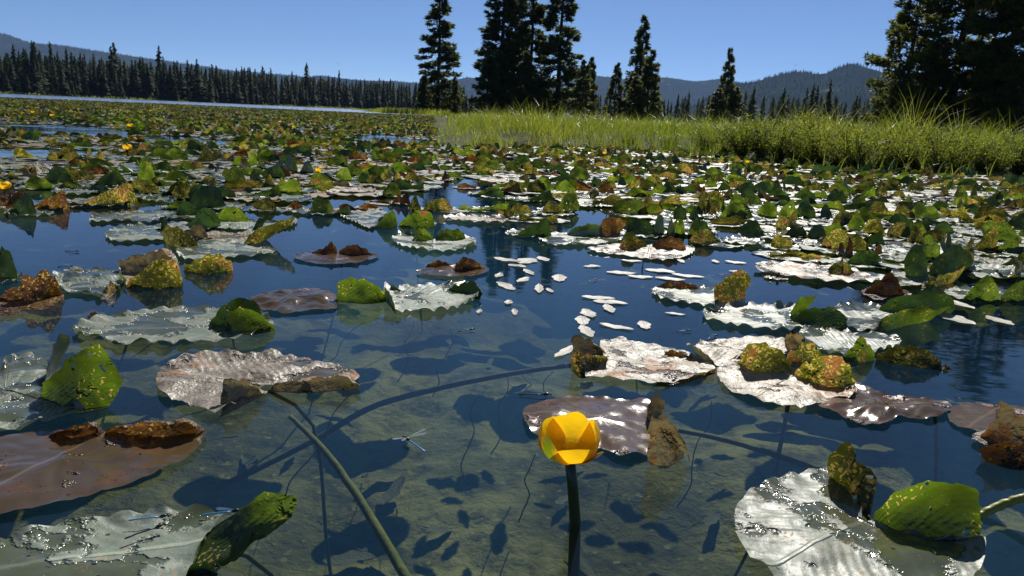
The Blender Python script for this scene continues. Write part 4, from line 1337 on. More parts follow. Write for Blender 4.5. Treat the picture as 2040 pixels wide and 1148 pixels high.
MID = [  # px, py (base), width px, height px, kind, material
    (78, 366, 62, 30, 'U', 'k'), (118, 362, 54, 27, 'U', 'g'), (155, 364, 36, 26, 'U', 'y'), (195, 408, 90, 52, 'D', 'y'), (238, 372, 62, 30, 'U', 'g'), (275, 366, 36, 48, 'U', 'g'),
    (28, 420, 90, 44, 'C', 'b'), (60, 430, 48, 46, 'U', 'k'), (88, 418, 62, 46, 'D', 'o'), (12, 395, 50, 26, 'C', 't'), (150, 386, 82, 5, 'F', 's'), (140, 412, 66, 5, 'F', 't'),
    (214, 400, 30, 18, 'C', 'b'), (245, 398, 46, 13, 'R', 't'), (290, 396, 60, 5, 'F', 's'), (318, 402, 60, 6, 'F', 's'), (5, 560, 50, 60, 'U', 'k'),
    (380, 395, 44, 30, 'U', 'y'), (350, 385, 34, 30, 'U', 'k'), (435, 417, 66, 48, 'U', 'k'), (408, 400, 36, 34, 'U', 'k'), (375, 432, 62, 28, 'U', 'k'), (372, 455, 70, 34, 'U', 'k'), (392, 476, 50, 30, 'C', 't'),
    (365, 395, 40, 18, 'D', 'g'), (345, 415, 38, 22, 'D', 'g'), (470, 354, 46, 20, 'V', 'g'), (510, 353, 40, 18, 'U', 'g'), (410, 357, 70, 4, 'F', 's'), (552, 374, 46, 24, 'V', 'y'), (590, 372, 20, 20, 'C', 'b'),
    (562, 358, 50, 26, 'U', 'k'), (516, 392, 56, 26, 'D', 'k'), (565, 400, 110, 6, 'F', 's'), (540, 420, 54, 24, 'U', 'y'), (588, 418, 36, 18, 'C', 'b'), (640, 374, 60, 18, 'U', 'y'), (600, 345, 60, 36, 'V', 's'),
    (635, 426, 54, 34, 'U', 'g'), (665, 428, 36, 24, 'D', 's'), (705, 420, 60, 18, 'R', 'b'), (735, 415, 40, 16, 'R', 'b'), (780, 392, 38, 26, 'U', 'g'), (800, 408, 40, 24, 'C', 'b'), (760, 405, 50, 10, 'R', 'o'),
    (740, 365, 50, 22, 'V', 'k'), (782, 362, 46, 24, 'V', 'y'), (720, 388, 130, 5, 'F', 'w'), (845, 420, 54, 26, 'V', 'y'), (896, 422, 50, 26, 'U', 'y'), (940, 420, 50, 14, 'R', 'g'), (975, 418, 54, 22, 'D', 'g'),
    (960, 388, 46, 24, 'D', 'g'), (1000, 382, 48, 22, 'D', 'g'), (1000, 395, 42, 18, 'U', 'k'), (930, 375, 40, 14, 'R', 'b'), (880, 360, 40, 18, 'C', 'b'), (1045, 400, 60, 26, 'D', 'k'), (1005, 435, 44, 26, 'C', 'y'),
    (1040, 428, 44, 22, 'U', 'y'), (1070, 440, 80, 18, 'R', 'y'), (1045, 470, 64, 44, 'D', 'k'), (1110, 422, 48, 32, 'U', 'g'), (1100, 428, 46, 24, 'U', 'y'), (1160, 412, 70, 5, 'F', 's'), (950, 440, 110, 6, 'F', 'w'),
    (1060, 380, 40, 22, 'U', 'y'), (1100, 362, 46, 22, 'D', 'k'), (1135, 360, 46, 24, 'U', 'g'), (1165, 380, 50, 18, 'C', 'y'), (1190, 378, 26, 26, 'U', 'k'), (1212, 378, 36, 20, 'U', 'y'), (1210, 388, 34, 14, 'C', 'o'),
    (1270, 368, 44, 20, 'D', 'g'), (1295, 372, 30, 20, 'U', 'g'), (1340, 386, 46, 22, 'V', 'k'), (1312, 378, 26, 14, 'C', 'b'), (1258, 418, 44, 22, 'U', 'y'), (1300, 416, 50, 26, 'V', 'y'), (1360, 436, 60, 28, 'V', 'k'),
    (1275, 470, 60, 34, 'U', 'k'), (1320, 468, 46, 42, 'V', 's'), (1365, 468, 60, 34, 'V', 'g'), (1395, 464, 40, 28, 'U', 'k'), (1405, 428, 44, 28, 'V', 'y'), (1443, 438, 60, 32, 'U', 'g'), (1495, 438, 62, 34, 'U', 'g'),
    (1555, 450, 46, 34, 'D', 'y'), (1428, 488, 62, 30, 'U', 'y'), (1520, 474, 54, 32, 'U', 'k'), (1570, 474, 44, 24, 'U', 'k'), (1560, 496, 46, 28, 'U', 'y'), (1475, 485, 90, 6, 'F', 's'), (1610, 490, 80, 6, 'F', 's'),
    (1668, 452, 62, 32, 'U', 'y'), (1715, 452, 54, 28, 'U', 'y'), (1648, 478, 50, 30, 'U', 'k'), (1710, 486, 60, 32, 'D', 'k'), (1682, 512, 36, 40, 'C', 'b'), (1740, 508, 46, 24, 'C', 'o'), (1700, 528, 66, 30, 'U', 'k'),
    (1570, 512, 90, 18, 'R', 'y'), (1620, 516, 60, 16, 'R', 'y'), (1620, 548, 190, 6, 'F', 'w'), (1662, 545, 16, 40, 'D', 't'), (1705, 552, 66, 26, 'U', 'y'), (1545, 556, 32, 16, 'C', 'b'),
    (1572, 410, 56, 26, 'D', 'k'), (1650, 392, 50, 20, 'D', 'g'), (1425, 374, 50, 20, 'V', 'g'), (1505, 388, 40, 24, 'U', 'k'), (1540, 388, 46, 26, 'U', 'k'), (1718, 395, 30, 28, 'D', 'g'), (1740, 420, 46, 22, 'V', 'k'),
    (1780, 378, 40, 18, 'U', 'y'), (1825, 382, 34, 14, 'U', 'y'), (1865, 378, 40, 22, 'D', 'k'), (1890, 410, 44, 30, 'D', 'g'), (1925, 412, 48, 16, 'D', 'g'), (1850, 440, 66, 34, 'U', 'g'), (1810, 450, 46, 24, 'U', 'k'),
    (1835, 485, 60, 30, 'V', 'y'), (1895, 488, 66, 28, 'U', 'y'), (1960, 500, 66, 38, 'D', 'g'), (1985, 528, 86, 30, 'D', 'g'), (1925, 450, 60, 26, 'D', 'y'), (1790, 470, 44, 12, 'C', 'b'), (1975, 445, 60, 26, 'U', 'y'),
    (2010, 470, 54, 22, 'V', 'g'), (1960, 398, 56, 24, 'D', 'g'), (2015, 396, 50, 26, 'U', 'y'), (1900, 372, 46, 20, 'D', 'k'), (2000, 372, 50, 26, 'U', 'k'),
    # the big leaves under the bank
    (1700, 345, 70, 26, 'D', 'k'), (1740, 342, 76, 30, 'D', 'k'), (1790, 338, 62, 24, 'D', 'g'), (1640, 348, 50, 20, 'U', 'k'), (1850, 340, 40, 16, 'V', 's'), (1985, 345, 50, 46, 'D', 'k'), (1690, 362, 80, 18, 'D', 'y'),
    (1610, 356, 60, 18, 'D', 'y'), (1560, 350, 40, 18, 'D', 'k'), (1930, 352, 46, 22, 'U', 'k'), (2030, 350, 40, 22, 'U', 'y'),
]
for (px, py, w, h, kd, mt) in MID:
    b = P(px, py, 0)
    ppm = FPX / (Vector((b.x, b.y, 0)) - CAMP).dot(Fv)
    wf = {'U': 1.62, 'D': 1.35, 'R': 1.4, 'C': 1.35}.get(kd, 1.08)
    place_pad(b.x, b.y, min(0.36, w / ppm * wf), max(0.02, h / ppm) if kd != 'F' else h0, kd, mt, rot=random.uniform(-0.25, 0.25), px=px, py=py)

# random field behind
BND = [(-200, 368), (0, 372), (150, 380), (250, 384), (420, 392), (500, 398), (600, 392), (700, 385), (830, 378), (880, 352), (960, 352), (1080, 395), (1180, 402), (1230, 418), (1350, 455), (1480, 440), (1560, 460), (1620, 490), (1750, 520), (1850, 540), (2040, 560), (2300, 580)]
kinds_r = ['T', 'V', 'V', 'U', 'U', 'D', 'D', 'R', 'C', 'F', 'F', 'F', 'F', 'F', 'F']
mats_r = ['g', 'g', 'g', 'g', 'g', 'k', 'k', 'k', 'y', 'y', 'y', 'y', 'y', 'b', 'o', 't']


def ok(x, y, r, spots):
    for (a, b, c) in spots:
        if (a - x) ** 2 + (b - y) ** 2 < (c * 0.55 + r * 0.55) ** 2:
            return False
    return True


cand = []
q = rng.random((400000, 2))
yy = 2.2 + (78 - 2.2) * q[:, 0] ** 1.35
xx = (q[:, 1] * 2 - 1) * 0.80 * yy
sd_l = poly_sdf(LAND, xx, yy)
m0 = sd_l < -0.12
xx, yy = xx[m0], yy[m0]
d_ = np.stack([xx, yy, np.full(len(xx), -HCAM)], -1)
zc = d_ @ np.array(Fv)
pxx = 1020 + (d_ @ np.array(Rv)) / zc * FPX
pyy = 574 - (d_ @ np.array(Uv)) / zc * FPX
inb = (pyy < np.interp(pxx, [b[0] for b in BND], [b[1] for b in BND])) & (pxx > -60) & (pxx < 2100)
edge = np.interp(pxx, [0, 400, 700, 900, 2040], [11, 8.5, 6.5, 6, 5])     # far limit of the field, pixels under the horizon
inb &= (pyy - (183 + 0.0457 * pxx)) > edge
xx, yy, pxx, pyy = xx[inb], yy[inb], pxx[inb], pyy[inb]
order = rng.permutation(len(xx))
cell = {}
acc = []
for i in order:
    x, y = xx[i], yy[i]
    gap = fbm(x * 0.55, y * 0.40, 4.4)
    if gap < (-0.28 if pxx[i] < 900 else -0.40) and y < 14:
        continue
    D = y
    rmin = 0.135 if D < 12 else 0.145 + (D - 12) * 0.0035
    gx, gy = int(math.floor(x / 0.5)), int(math.floor(y / 0.5))
    bad = False
    for a in range(gx - 1, gx + 2):
        for b in range(gy - 1, gy + 2):
            for (u, v) in cell.get((a, b), ()):
                if (u - x) ** 2 + (v - y) ** 2 < (rmin * 1.0) ** 2:
                    bad = True
                    break
    if bad or (y < 9 and not ok(x, y, 0.09, SPOTS)):
        continue
    cell.setdefault((gx, gy), []).append((x, y))
    acc.append((x, y, pxx[i], pyy[i]))
acc.sort(key=lambda a: a[1])
n_ind = max(0, 300 - len(PADS) - ntot)
print('pads', len(PADS), 'mid', ntot, 'random', len(acc), 'individual', n_ind)


def rand_style(x, y, px):
    kd = random.choice(kinds_r)
    mt = random.choice(mats_r)
    if kd == 'F':
        mt = random.choice(['s', 's', 's', 'w', 'w', 'm'])
    if kd in 'RC' and random.random() < 0.55:
        mt = random.choice(['b', 't', 'y', 'o'])
    elif kd in 'TVUD' and mt in 'bot':
        mt = random.choice(['y', 'g', 'k'])
    w = random.uniform(0.19, 0.34) if kd == 'F' else random.uniform(0.20, 0.33)
    h = random.uniform(0.03, 0.085)
    return kd, mt, w, h


for (x, y, px, py) in acc[:n_ind]:
    kd, mt, w, h = rand_style(x, y, px)
    place_pad(x, y, w, h, kd, mt, rot=random.uniform(-0.9, 0.9) + (math.pi if random.random() < 0.25 else 0), px=px, py=py)


# the rest of the field, one object
def lowres(kind, v):
    def dec(part, blade):
        V, F, UV = part
        if blade:
            nseg, nr = 40, 6
            G = np.array(V).reshape(nr, nseg, 3)[[0, 3, 5]][:, ::2]
            U2 = np.array(UV).reshape(nr, nseg, 2)[[0, 3, 5]][:, ::2]
            return G.reshape(-1, 3), grid_faces(3, 20, True), U2.reshape(-1, 2)
        G = np.array(V).reshape(7, 14, 3)[[0, 2, 4, 6]][:, [0, 2, 4, 6, 8, 10, 13]]
        U2 = np.array(UV).reshape(7, 14, 2)[[0, 2, 4, 6]][:, [0, 2, 4, 6, 8, 10, 13]]
        return G.reshape(-1, 3), grid_faces(4, 7), U2.reshape(-1, 2)
    bl, lo = KD[kind][v]
    return dec(bl, True), [dec(l, False) for l in lo]


LR = {(k, v): lowres(k, v) for k in KD for v in range(6)}
mkeys = ['g', 'k', 'y', 'b', 'o', 't', 's', 'w', 'm']
VV, FF, UU, RN, MI = [], [], [], [], []
off = 0
for (x, y, px, py) in acc[n_ind:]:
    kd, mt, w, h = rand_style(x, y, px)
    rot = random.uniform(-1.2, 1.2) + (math.pi if random.random() < 0.3 else 0)
    ca, sa = math.cos(rot), math.sin(rot)
    bl, lo = LR[(kd, random.randrange(6))]
    rn = random.random()
    for part, mm in [(bl, BL[mt] if kd != 'F' else mt)] + [(l, mt) for l in lo]:
        V, F, U2 = part
        s = w / W0
        Vx = np.stack([(V[:, 0] * ca - V[:, 1] * sa) * s + x, (V[:, 0] * sa + V[:, 1] * ca) * s + y, V[:, 2] * h / h0], -1)
        VV.append(Vx)
        FF.append(F + off)
        UU.append(U2)
        RN.append(np.full(len(V), rn))
        MI.append(np.full(len(F), mkeys.index(mm)))
        off += len(V)
me = mesh_np('lily_field', np.vstack(VV), np.vstack(FF), [M[k] for k in mkeys], attrs={'rnd': np.concatenate(RN)}, uv=np.vstack(UU))
me.polygons.foreach_set('material_index', np.concatenate(MI).astype(np.int32))
tag(obj('lily_field', me), 'mass of small lily pads crowding the far water', 'lily pads', kind='stuff')

# ------------------------------------------------------------------ the yellow flower
M['petal'] = None
t = NT('petal_yellow')
tc = t.n('TexCoord')
ob = tc.outputs['Object']
f = t.noise(ob, 60.0, 3.0).outputs[0]
col = t.mix(f, (0.86, 0.53, 0.010), (0.93, 0.64, 0.03))
bp = t.n('Bump', {'Strength': 0.5, 'Distance': 0.002, 'Height': t.noise(ob, 160.0, 3.0).outputs[0]}).outputs[0]
pr = t.n('BsdfPrincipled', {'Base Color': col, 'Roughness': 0.4, 'Normal': bp})
tr = t.n('BsdfTranslucent', {'Color': (1.0, 0.64, 0.01), 'Normal': bp})
M['petal'] = t.surf(t.n('MixShader', {0: 0.5, 1: pr.outputs[0], 2: tr.outputs[0]}).outputs[0])
t = NT('petal_green')
tc = t.n('TexCoord')
ob = tc.outputs['UV']
uvs = t.n('SeparateXYZ', {0: ob})
nn = t.noise(tc.outputs['Object'], 55.0, 3.0).outputs[0]
e = t.math('ADD', t.math('ABSOLUTE', t.math('SUBTRACT', uvs.outputs[0], 0.42)), t.math('MULTIPLY', t.math('SUBTRACT', nn, 0.5), 0.5))
e = t.math('ADD', e, t.math('MULTIPLY', uvs.outputs[1], 0.30))
col = t.mix(t.ramp(e, 0.30, 0.52), (0.05, 0.085, 0.008), (0.70, 0.33, 0.012))
tcol_ = t.mix(t.ramp(e, 0.30, 0.52), (0.25, 0.33, 0.01), (0.9, 0.48, 0.01))
pr = t.n('BsdfPrincipled', {'Base Color': col, 'Roughness': 0.38})
tr = t.n('BsdfTranslucent', {'Color': tcol_})
M['petalg'] = t.surf(t.n('MixShader', {0: 0.42, 1: pr.outputs[0], 2: tr.outputs[0]}).outputs[0])


def sepal(az, halfw, R, H, z0, open_, tipshape=0.25, tip_out=0.0, nu=16, nv=18, seed=0, rscale=1.0):
    V, UV = [], []
    for i in range(nu):
        s = i / (nu - 1)
        for j in range(nv):
            f = j / (nv - 1) * 2 - 1
            # edge curve: the top margin is rounded, with a slight tip
            top = (1 - abs(f) ** 2.6 * 0.55) * (1 - tipshape * abs(f))
            ss = s * top
            ph = ss * 2.42 * open_
            rad = R * rscale * (max(0.0, math.sin(ph)) ** 0.75 if ph > 0 else 0) + 0.0035
            rad += tip_out * max(0, ss - 0.72) ** 1.3 * 0.09
            zz = z0 + H * (1 - math.cos(ph)) / (1 - math.cos(2.42)) * 0.98
            a = az + f * halfw * (0.55 + 0.45 * math.sin(min(1, s * 1.3) * 1.57))
            wv = 0.0009 * math.sin(f * 7 + seed) * s
            V.append(((rad + wv) * math.sin(a), (rad + wv) * math.cos(a), zz + 0.0012 * math.sin(5 * f + seed) * s))
            UV.append((f * 0.5 + 0.5, s))
    return V, grid_faces(nu, nv), UV


sb = P(1146, 1040, 0)
st_top = Q(1134, 905, sb.y - 0.004)
fl = link(bpy.data.objects.new('water_lily_flower', None))
fl.location = (sb.x, sb.y, 0)
tag(fl, 'open cup shaped yellow pond lily flower on a thick dark stem, front centre', 'flower')
dv = st_top - Vector((sb.x, sb.y, 0))
pts = [Vector((0.012, 0.015, -0.47)), Vector((0.007, 0.008, -0.25)), Vector((0.003, 0.002, -0.08)), Vector((0, 0, 0)), dv * 0.5 + Vector((0.0006, 0, 0)), dv]
TV, TF = tube(pts, [0.0072, 0.007, 0.0066, 0.0062, 0.0058, 0.0056], 16)
obj('stem', mesh_np('stem', TV, TF, M['stem']), fl)
ppm = FPX / (st_top - CAMP).dot(Fv)
Rf = 55 / ppm
Hf = 81 / ppm
cup = link(bpy.data.objects.new('cup', None), fl)
cup.location = dv - Vector((0, 0, 0.004))
cup.rotation_euler = (math.radians(2), math.radians(-2), 0)
PI = math.pi
seps = [  # az (0 = away from camera, clockwise), halfwidth, rscale, height, openness, material, tip, tip_out
    (0.15, 1.25, 0.90, 1.00, 1.0, 'petal', 0.03, 0.0),
    (1.45, 1.05, 0.98, 0.97, 1.0, 'petal', 0.06, 0.0),
    (-1.10, 1.05, 0.98, 0.98, 1.0, 'petal', 0.05, 0.0),
    (2.95, 1.25, 0.95, 0.95, 0.70, 'petal', 0.08, 0.0),
    (4.05, 0.92, 1.03, 0.95, 0.88, 'petalg', 0.34, 0.0),
    (2.20, 0.62, 1.06, 0.80, 0.62, 'petalg', 0.30, 0.35),
]
for i, (az, hw, rs_, hh_, op, mt, tp, to) in enumerate(seps):
    V, F, UV = sepal(az, hw, Rf, Hf * hh_, 0.0, op, tp, to, seed=i * 1.9, rscale=rs_)
    o = obj('sepal', mesh_np('sepal', V, F, M[mt], uv=UV), cup)
    if mt == 'petalg':
        o['label'] = 'green and orange outer sepal'
V, F = tube([(0, 0, 0.0), (0, 0, 0.006), (0, 0, 0.010), (0, 0, 0.012)], [0.006, 0.009, 0.010, 0.009], 18)
obj('stigma_disc', mesh_np('stigma_disc', V, F, M['petal']), cup)

# far yellow flowers
bm_V, bm_F, bm_U = sepal(0, 0.85, 0.03, 0.035, 0.0, 1.05)
BUD = mesh_np('sepal', bm_V, bm_F, M['petal'], uv=bm_U)
for (px, py, s, lb) in [(10, 388, 1.3, 'yellow orange flower among the crumpled pads at the left edge'), (66, 222, 1.6, 'tiny yellow flower far left, left of a brighter one'), (104, 229, 1.6, 'small yellow flower far left standing above the pads'),
                        (260, 252, 1.7, 'bright yellow flower left, halfway down the far field'), (255, 303, 1.6, 'large yellow orange flower left among green pads'), (636, 346, 1.2, 'small orange flower above a speckled pad left of centre'),
                        (558, 240, 1.5, 'yellow flower in the far field left of centre'), (585, 251, 1.3, 'yellow flower just right of another in the far field'), (300, 217, 1.6, 'tiny yellow flower in the far rows left'), (46, 224, 1.3, 'tiny yellow flower nearest the left edge in the far rows'),
                        (1204, 305, 1.2, 'yellow flower in front of the reeds right of centre'), (1488, 323, 1.2, 'yellow flower in front of the shrubs at right')]:
    b = P(px, py + 8, 0)
    r_ = link(bpy.data.objects.new('water_lily_flower', None))
    r_.location = (b.x, b.y, 0)
    s *= 0.62
    r_.scale = (s, s, s)
    tag(r_, lb, 'flower')
    TV, TF = tube([(0, 0, -0.1), (0, 0, 0.05)], [0.006, 0.005], 6)
    obj('stem', mesh_np('stem', TV, TF, M['stem']), r_)
    for k in range(5):
        o = obj('sepal', BUD, r_)
        o.location = (0, 0, 0.05)
        o.rotation_euler = (0, 0, k * 1.2566)

# ------------------------------------------------------------------ small floating leaves
M['pond'] = leaf_mat('pondweed_leaf', (0.19, 0.18, 0.14), (0.28, 0.25, 0.20), 0.1, trans=0.1, rough=0.48, wet=0.0, vein=0.3, crumple=0.04, spec=1.0)


def oval_leaf(seed):
    V, UV = [], []
    nu, nv = 16, 7
    for i in range(nu):
        u = i / (nu - 1)
        hw = 0.5 * math.sin(math.pi * min(1, 0.03 + 0.96 * u)) ** 0.75 * (0.34 + 0.09 * math.sin(seed * 3)) * (1 + 0.15 * math.sin(u * 17 + seed * 5))
        for j in range(nv):
            f = j / (nv - 1) * 2 - 1
            x = (u - 0.5)
            y = f * hw
            z = 0.03 * abs(f) + 0.03 * math.sin(u * 9 + seed) * abs(f) * 0.5 + 0.02 + 0.02 * math.sin(u * 5 + seed * 2)
            V.append((x, y, z))
            UV.append((u * 0.3, 0.5 + f * 0.3))
    return mesh_np('pondweed_leaf', V, grid_faces(nu, nv), M['pond'], uv=UV)


OV = [oval_leaf(s) for s in (1, 2.3, 4.1)]
PW = [(994, 550, 28, 10), (1007, 571, 40, 17), (1074, 576, 34, 18), (1042, 559, 34, 12), (1114, 555, 42, 14), (1053, 543, 32, 12), (1010, 519, 60, 9), (1050, 521, 60, 12), (1082, 517, 44, 9),
      (1013, 604, 28, 9), (1025, 623, 18, 13), (955, 622, 22, 9), (1192, 595, 64, 12), (1216, 604, 66, 11), (1213, 616, 42, 17), (1172, 626, 50, 17), (1160, 640, 42, 18), (1168, 661, 52, 24), (1228, 653, 70, 11),
      (1283, 649, 38, 16), (1346, 627, 40, 7), (1126, 702, 36, 30), (1180, 532, 34, 6), (1238, 545, 56, 11), (1276, 553, 48, 9), (1315, 541, 56, 10), (1335, 557, 56, 10), (1258, 521, 40, 6), (1356, 521, 18, 7),
      (1425, 522, 24, 6), (1465, 524, 38, 7), (1527, 526, 48, 6), (1470, 543, 32, 6), (1370, 551, 60, 8), (1030, 531, 40, 7), (1095, 580, 24, 9), (1915, 608, 40, 14), (1900, 636, 70, 18), (1990, 640, 60, 14)]
for i, (px, py, w, h) in enumerate(PW):
    a = P(px - w / 2, py, 0)
    b = P(px + w / 2, py, 0)
    c = P(px, py - h / 2, 0)
    d = P(px, py + h / 2, 0)
    Wm = (b - a).length
    Dm = (c - d).length
    o = link(bpy.data.objects.new('pondweed_leaf', OV[i % 3]))
    o.location = (P(px, py, 0).x, P(px, py, 0).y, 0.0012)
    rot = random.uniform(-0.5, 0.5)
    if Wm > Dm:
        o.scale = (Wm, max(Dm * 1.7, Wm * 0.5), 0.035)
    else:
        o.scale = (Dm, max(Wm * 1.6, Dm * 0.55), 0.035)
        rot += 1.57
    o.rotation_euler = (0, 0, rot)
    z_ = 'in the group between the round pad and the open water' if px < 1130 and py < 600 else 'in the chain leading to the dry mottled pad' if px < 1300 and py >= 585 else 'drifting in open water right of centre' if px < 1600 else 'among the rotting leaves at the right'
    tag(o, 'small sunlit oval floating leaf ' + z_, 'floating leaf', 'small oval leaves ' + z_)

# ------------------------------------------------------------------ sunken stems
def stem_thing(name, label, pts, rads, mat, cat='branch', group=None, seg=8):
    P3 = catmull([tuple(P(*p)) for p in pts], 26)
    rr = np.interp(np.linspace(0, 1, 26), np.linspace(0, 1, len(rads)), rads)
    jit = np.array([[fbm(i * 0.5, k * 3.0, len(label)) for k in range(3)] for i in range(26)]) * 0.0012
    V, F = tube(P3 + jit, rr, seg)
    o = obj(name, mesh_np(name, V, F, M[mat]))
    return tag(o, label, cat, group)


stem_thing('sunken_lily_stalk', 'thick yellow green sunken stem running down to the bottom centre', [(578, 830, -0.012), (642, 893, -0.022), (700, 970, -0.035), (750, 1050, -0.045), (803, 1140, -0.055), (840, 1205, -0.06)], [0.0032, 0.0042, 0.0048, 0.0052, 0.0055, 0.0055], 'branch')
stem_thing('sunken_branch', 'long dark sunken branch sloping up to the right towards the dry mottled pad', [(430, 975, -0.30), (620, 880, -0.24), (740, 812, -0.18), (870, 775, -0.12), (1000, 748, -0.06), (1135, 728, -0.015)], [0.006, 0.007, 0.0065, 0.006, 0.005, 0.004], 'darkbranch')
stem_thing('sunken_lily_stalk', 'thin sunken stem leading from the reddish pad towards the heart shaped pad', [(1352, 858, -0.015), (1440, 876, -0.03), (1540, 905, -0.06), (1650, 945, -0.10)], [0.0035, 0.004, 0.0045, 0.0045], 'branch')
stem_thing('lily_stalk', 'short yellow stalk at the right edge beside the heart shaped pad', [(1948, 1030, 0.0), (1990, 1008, 0.012), (2060, 985, 0.03)], [0.0045, 0.005, 0.005], 'yellowstalk', 'stalk')
for i, (x0_, y0_, x1_, y1_) in enumerate([(1010, 745, 985, 905), (1060, 905, 1040, 1040), (1095, 740, 1070, 850), (950, 790, 920, 960), (1045, 745, 1058, 800), (905, 655, 860, 790), (1420, 800, 1355, 1010), (820, 640, 800, 760), (720, 640, 620, 760), (700, 780, 560, 1000)]):
    pts = []
    for k in range(6):
        s = k / 5
        pts.append((x0_ + (x1_ - x0_) * s + 8 * math.sin(k * 2.1 + i), y0_ + (y1_ - y0_) * s, -0.06 - 0.22 * s))
    stem_thing('water_weed', 'thin dark wavy weed stem standing under the clear water', pts, [0.0008, 0.0012, 0.0016], 'darkbranch', 'water weed', 'thin weed stems under the clear water', 5)
# little dark twigs standing out of the water
for (px, py, h, lb) in [(1208, 418, 30, 'thin dark twig standing out of the water right of centre, upper one'), (1278, 536, 20, 'thin dark twig standing out of the water before the sunlit pads'), (812, 378, 22, 'thin twig rising above white glare left of the centre')]:
    b = P(px, py, 0)
    tp = Q(px + 3, py - h, b.y)
    V, F = tube([b - Vector((0, 0, 0.05)), b.lerp(tp, 0.5) + Vector((0.002, 0, 0)), tp], [0.002, 0.0016, 0.001], 5)
    tag(obj('twig', mesh_np('twig', V, F, M['darkbranch'])), lb, 'twig')

# bottom debris: sunken leaves and stones on the bed
SK = []
for k in range(3):
    m_ = OV[k].copy()
    m_.name = 'sunken_leaf'
    m_.materials.clear()
    m_.materials.append(M['darkbranch'])
    SK.append(m_)
for i in range(30):
    px = random.uniform(380, 1480)
    py = random.uniform(620, 1180)
    b = P(px, py, -0.43)
    o = link(bpy.data.objects.new('sunken_leaf', SK[i % 3]))
    gz = float(terrain_z(np.array([[b.x]]), np.array([[b.y]]))[0, 0])
    o.location = (b.x, b.y, gz + 0.05 * fbm(b.x * 1.9, b.y * 1.9, 8.0) + 0.02)
    s = random.uniform(0.05, 0.14)
    o.scale = (s, s * random.uniform(0.6, 1.2), s * 0.8)
    o.rotation_euler = (random.uniform(-0.3, 0.3), random.uniform(-0.3, 0.3), random.uniform(0, 6.28))
    tag(o, 'sunken dead leaf lying on the lake bed under clear water', 'sunken leaf', 'sunken leaves on the lake bed')

# ------------------------------------------------------------------ damselflies
t = NT('damselfly_blue')
M['blue'] = t.surf(t.n('BsdfPrincipled', {'Base Color': (0.05, 0.28, 0.62), 'Roughness': 0.35}).outputs[0])
t = NT('damselfly_black')
M['black'] = t.surf(t.n('BsdfPrincipled', {'Base Color': (0.01, 0.012, 0.018), 'Roughness': 0.35}).outputs[0])
t = NT('damselfly_wing')
pr = t.n('BsdfPrincipled', {'Base Color': (0.6, 0.7, 0.75), 'Roughness': 0.15})
tr = t.n('BsdfTransparent')
M['wing'] = t.surf(t.n('MixShader', {0: 0.28, 1: tr.outputs[0], 2: pr.outputs[0]}).outputs[0])
V, F = tube([(0, 0, 0), (0.008, 0, 0), (0.020, 0, -0.0005), (0.032, 0, -0.0015), (0.034, 0, -0.0018)], [0.0008, 0.0007, 0.0006, 0.0009, 0.0003], 6)
ABD = {k: mesh_np('abdomen', V, F, M[k]) for k in ('blue', 'black')}
V, F = join([tube([(-0.008, 0, 0.001), (-0.006, 0, 0.0012), (-0.002, 0, 0.0005), (0.001, 0, 0)], [0.0006, 0.0016, 0.0019, 0.0007], 8), tube([(-0.0095, -0.0018, 0.001), (-0.0095, 0.0018, 0.001)], [0.0012, 0.0012], 8)])
THX = mesh_np('thorax', V, F, M['black'])
wv0 = [(0, 0, 0), (0.010, 0.0016, 0), (0.019, 0.0022, 0), (0.023, 0.0008, 0), (0.019, -0.0012, 0), (0.009, -0.0008, 0)]
WNG = mesh_np('wing', wv0 + [(0.012, 0.0004, 0.0001)], [(0, 1, 6), (1, 2, 6), (2, 3, 6), (3, 4, 6), (4, 5, 6), (5, 0, 6)], M['wing'], smooth=False)
DF = [  # head px, tail px, height, blue?, spread wings, label
    ((806, 872), (846, 897), 0.006, 'blue', True, 'blue damselfly with spread wings over the clear water in front of the flower'),
    ((1097, 787), (1035, 784), 0.004, 'black', False, 'grey damselfly on the water just above the yellow flower'),
    ((480, 1018), (404, 1023), 0.012, 'blue', False, 'blue damselfly flying above the bottom left pad, nearest its green lobe'),
    ((336, 1029), (258, 1034), 0.012, 'blue', False, 'blue damselfly resting at the back edge of the bottom left pad'),
    ((328, 1046), (250, 1070), 0.012, 'black', False, 'dark damselfly lying on the bottom left pad'),
    ((944, 656), (912, 660), 0.003, 'black', False, 'small dark damselfly in open water below the ribbed centre pad'),
    ((157, 501), (130, 499), 0.003, 'black', False, 'dark damselfly with a raised wing on blue water at the left'),
    ((148, 531), (116, 530), 0.003, 'black', False, 'thin dark damselfly on blue water at the left above the grey green pad'),
    ((1376, 659), (1348, 658), 0.003, 'black', False, 'dark damselfly on open water above the rolled tan horn'),
    ((1428, 668), (1410, 674), 0.003, 'black', False, 'dark damselfly on the water below the silvery pleated pad'),
    ((1450, 547), (1430, 546), 0.003, 'black', False, 'dark damselfly on the water left of the upright speckled lobe'),
    ((1140, 822), (1088, 812), 0.008, 'black', False, 'grey damselfly on the reddish pad behind the flower'),
    ((1188, 557), (1172, 560), 0.003, 'black', False, 'tiny dark damselfly between the oval floating leaves'),
]
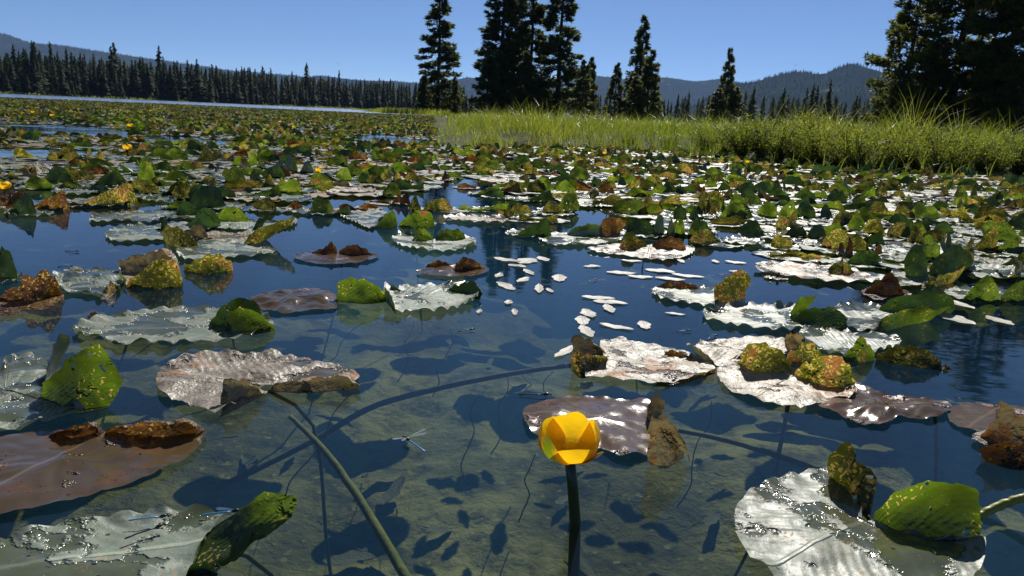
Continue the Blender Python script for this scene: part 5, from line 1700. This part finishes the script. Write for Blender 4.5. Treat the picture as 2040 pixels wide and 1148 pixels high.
for (hd, tl, zz, bc, spread, lb) in DF:
    a = P(hd[0], hd[1], zz)
    b = P(tl[0], tl[1], zz)
    L = (b - a).length
    s = L / 0.042
    r_ = link(bpy.data.objects.new('damselfly', None))
    d = (b - a).normalized()
    r_.location = a + d * 0.0095 * s
    r_.rotation_euler = (0, 0, math.atan2(d.y, d.x))
    r_.scale = (s, s * 1.15, s * 1.15)
    tag(r_, lb, 'damselfly')
    obj('abdomen', ABD[bc], r_)
    obj('thorax', THX, r_)
    for k in range(4):
        o = obj('wing', WNG, r_)
        o.location = (-0.004, 0, 0.002)
        sgn = 1 if k % 2 else -1
        if spread:
            o.rotation_euler = (0.2 * sgn, -0.25, sgn * (1.35 if k < 2 else 0.8))
        else:
            o.rotation_euler = (1.4 * sgn, -0.12, sgn * 0.08)

# two insects far up in the sky
for (px, py, lb) in [(673, 128, 'small flying insect high over the far shore left of centre'), (1586, 130, 'small flying insect in front of the sky above the blue peak')]:
    p = Q(px, py, 14)
    r_ = link(bpy.data.objects.new('flying_insect', None))
    r_.location = p
    r_.rotation_euler = (0.3, 0.7 if px < 1000 else -0.7, 0)
    tag(r_, lb, 'insect')
    r_.scale = (1.7, 1.7, 1.7)
    obj('abdomen', ABD['black'], r_)
    obj('thorax', THX, r_)
    for k in range(4):
        o = obj('wing', WNG, r_)
        o.location = (-0.004, 0, 0.002)
        o.rotation_euler = (0, -0.3, (1 if k % 2 else -1) * (1.4 if k < 2 else 1.0))

# ------------------------------------------------------------------ haze
t = NT('haze_air')
pv = t.n('VolumePrincipled', {'Color': (0.34, 0.55, 1.0), 'Density': 0.000055, 'Anisotropy': 0.1})
M['haze'] = t.surf(None, pv.outputs[0])
xh, y0h, y1h, z0h, z1h = 7800.0, -700.0, 8200.0, -2.6, 720.0
hv = [(-xh, y0h, z0h), (xh, y0h, z0h), (xh, y1h, z0h), (-xh, y1h, z0h), (-xh, y0h, z1h), (xh, y0h, z1h), (xh, y1h, z1h), (-xh, y1h, z1h)]
me = mesh_np('haze', hv, [[3, 2, 1, 0], [4, 5, 6, 7], [0, 1, 5, 4], [1, 2, 6, 5], [2, 3, 7, 6], [3, 0, 4, 7]], M['haze'], smooth=False)
tag(obj('haze', me), 'thin blue haze filling the valley', 'haze', kind='stuff')
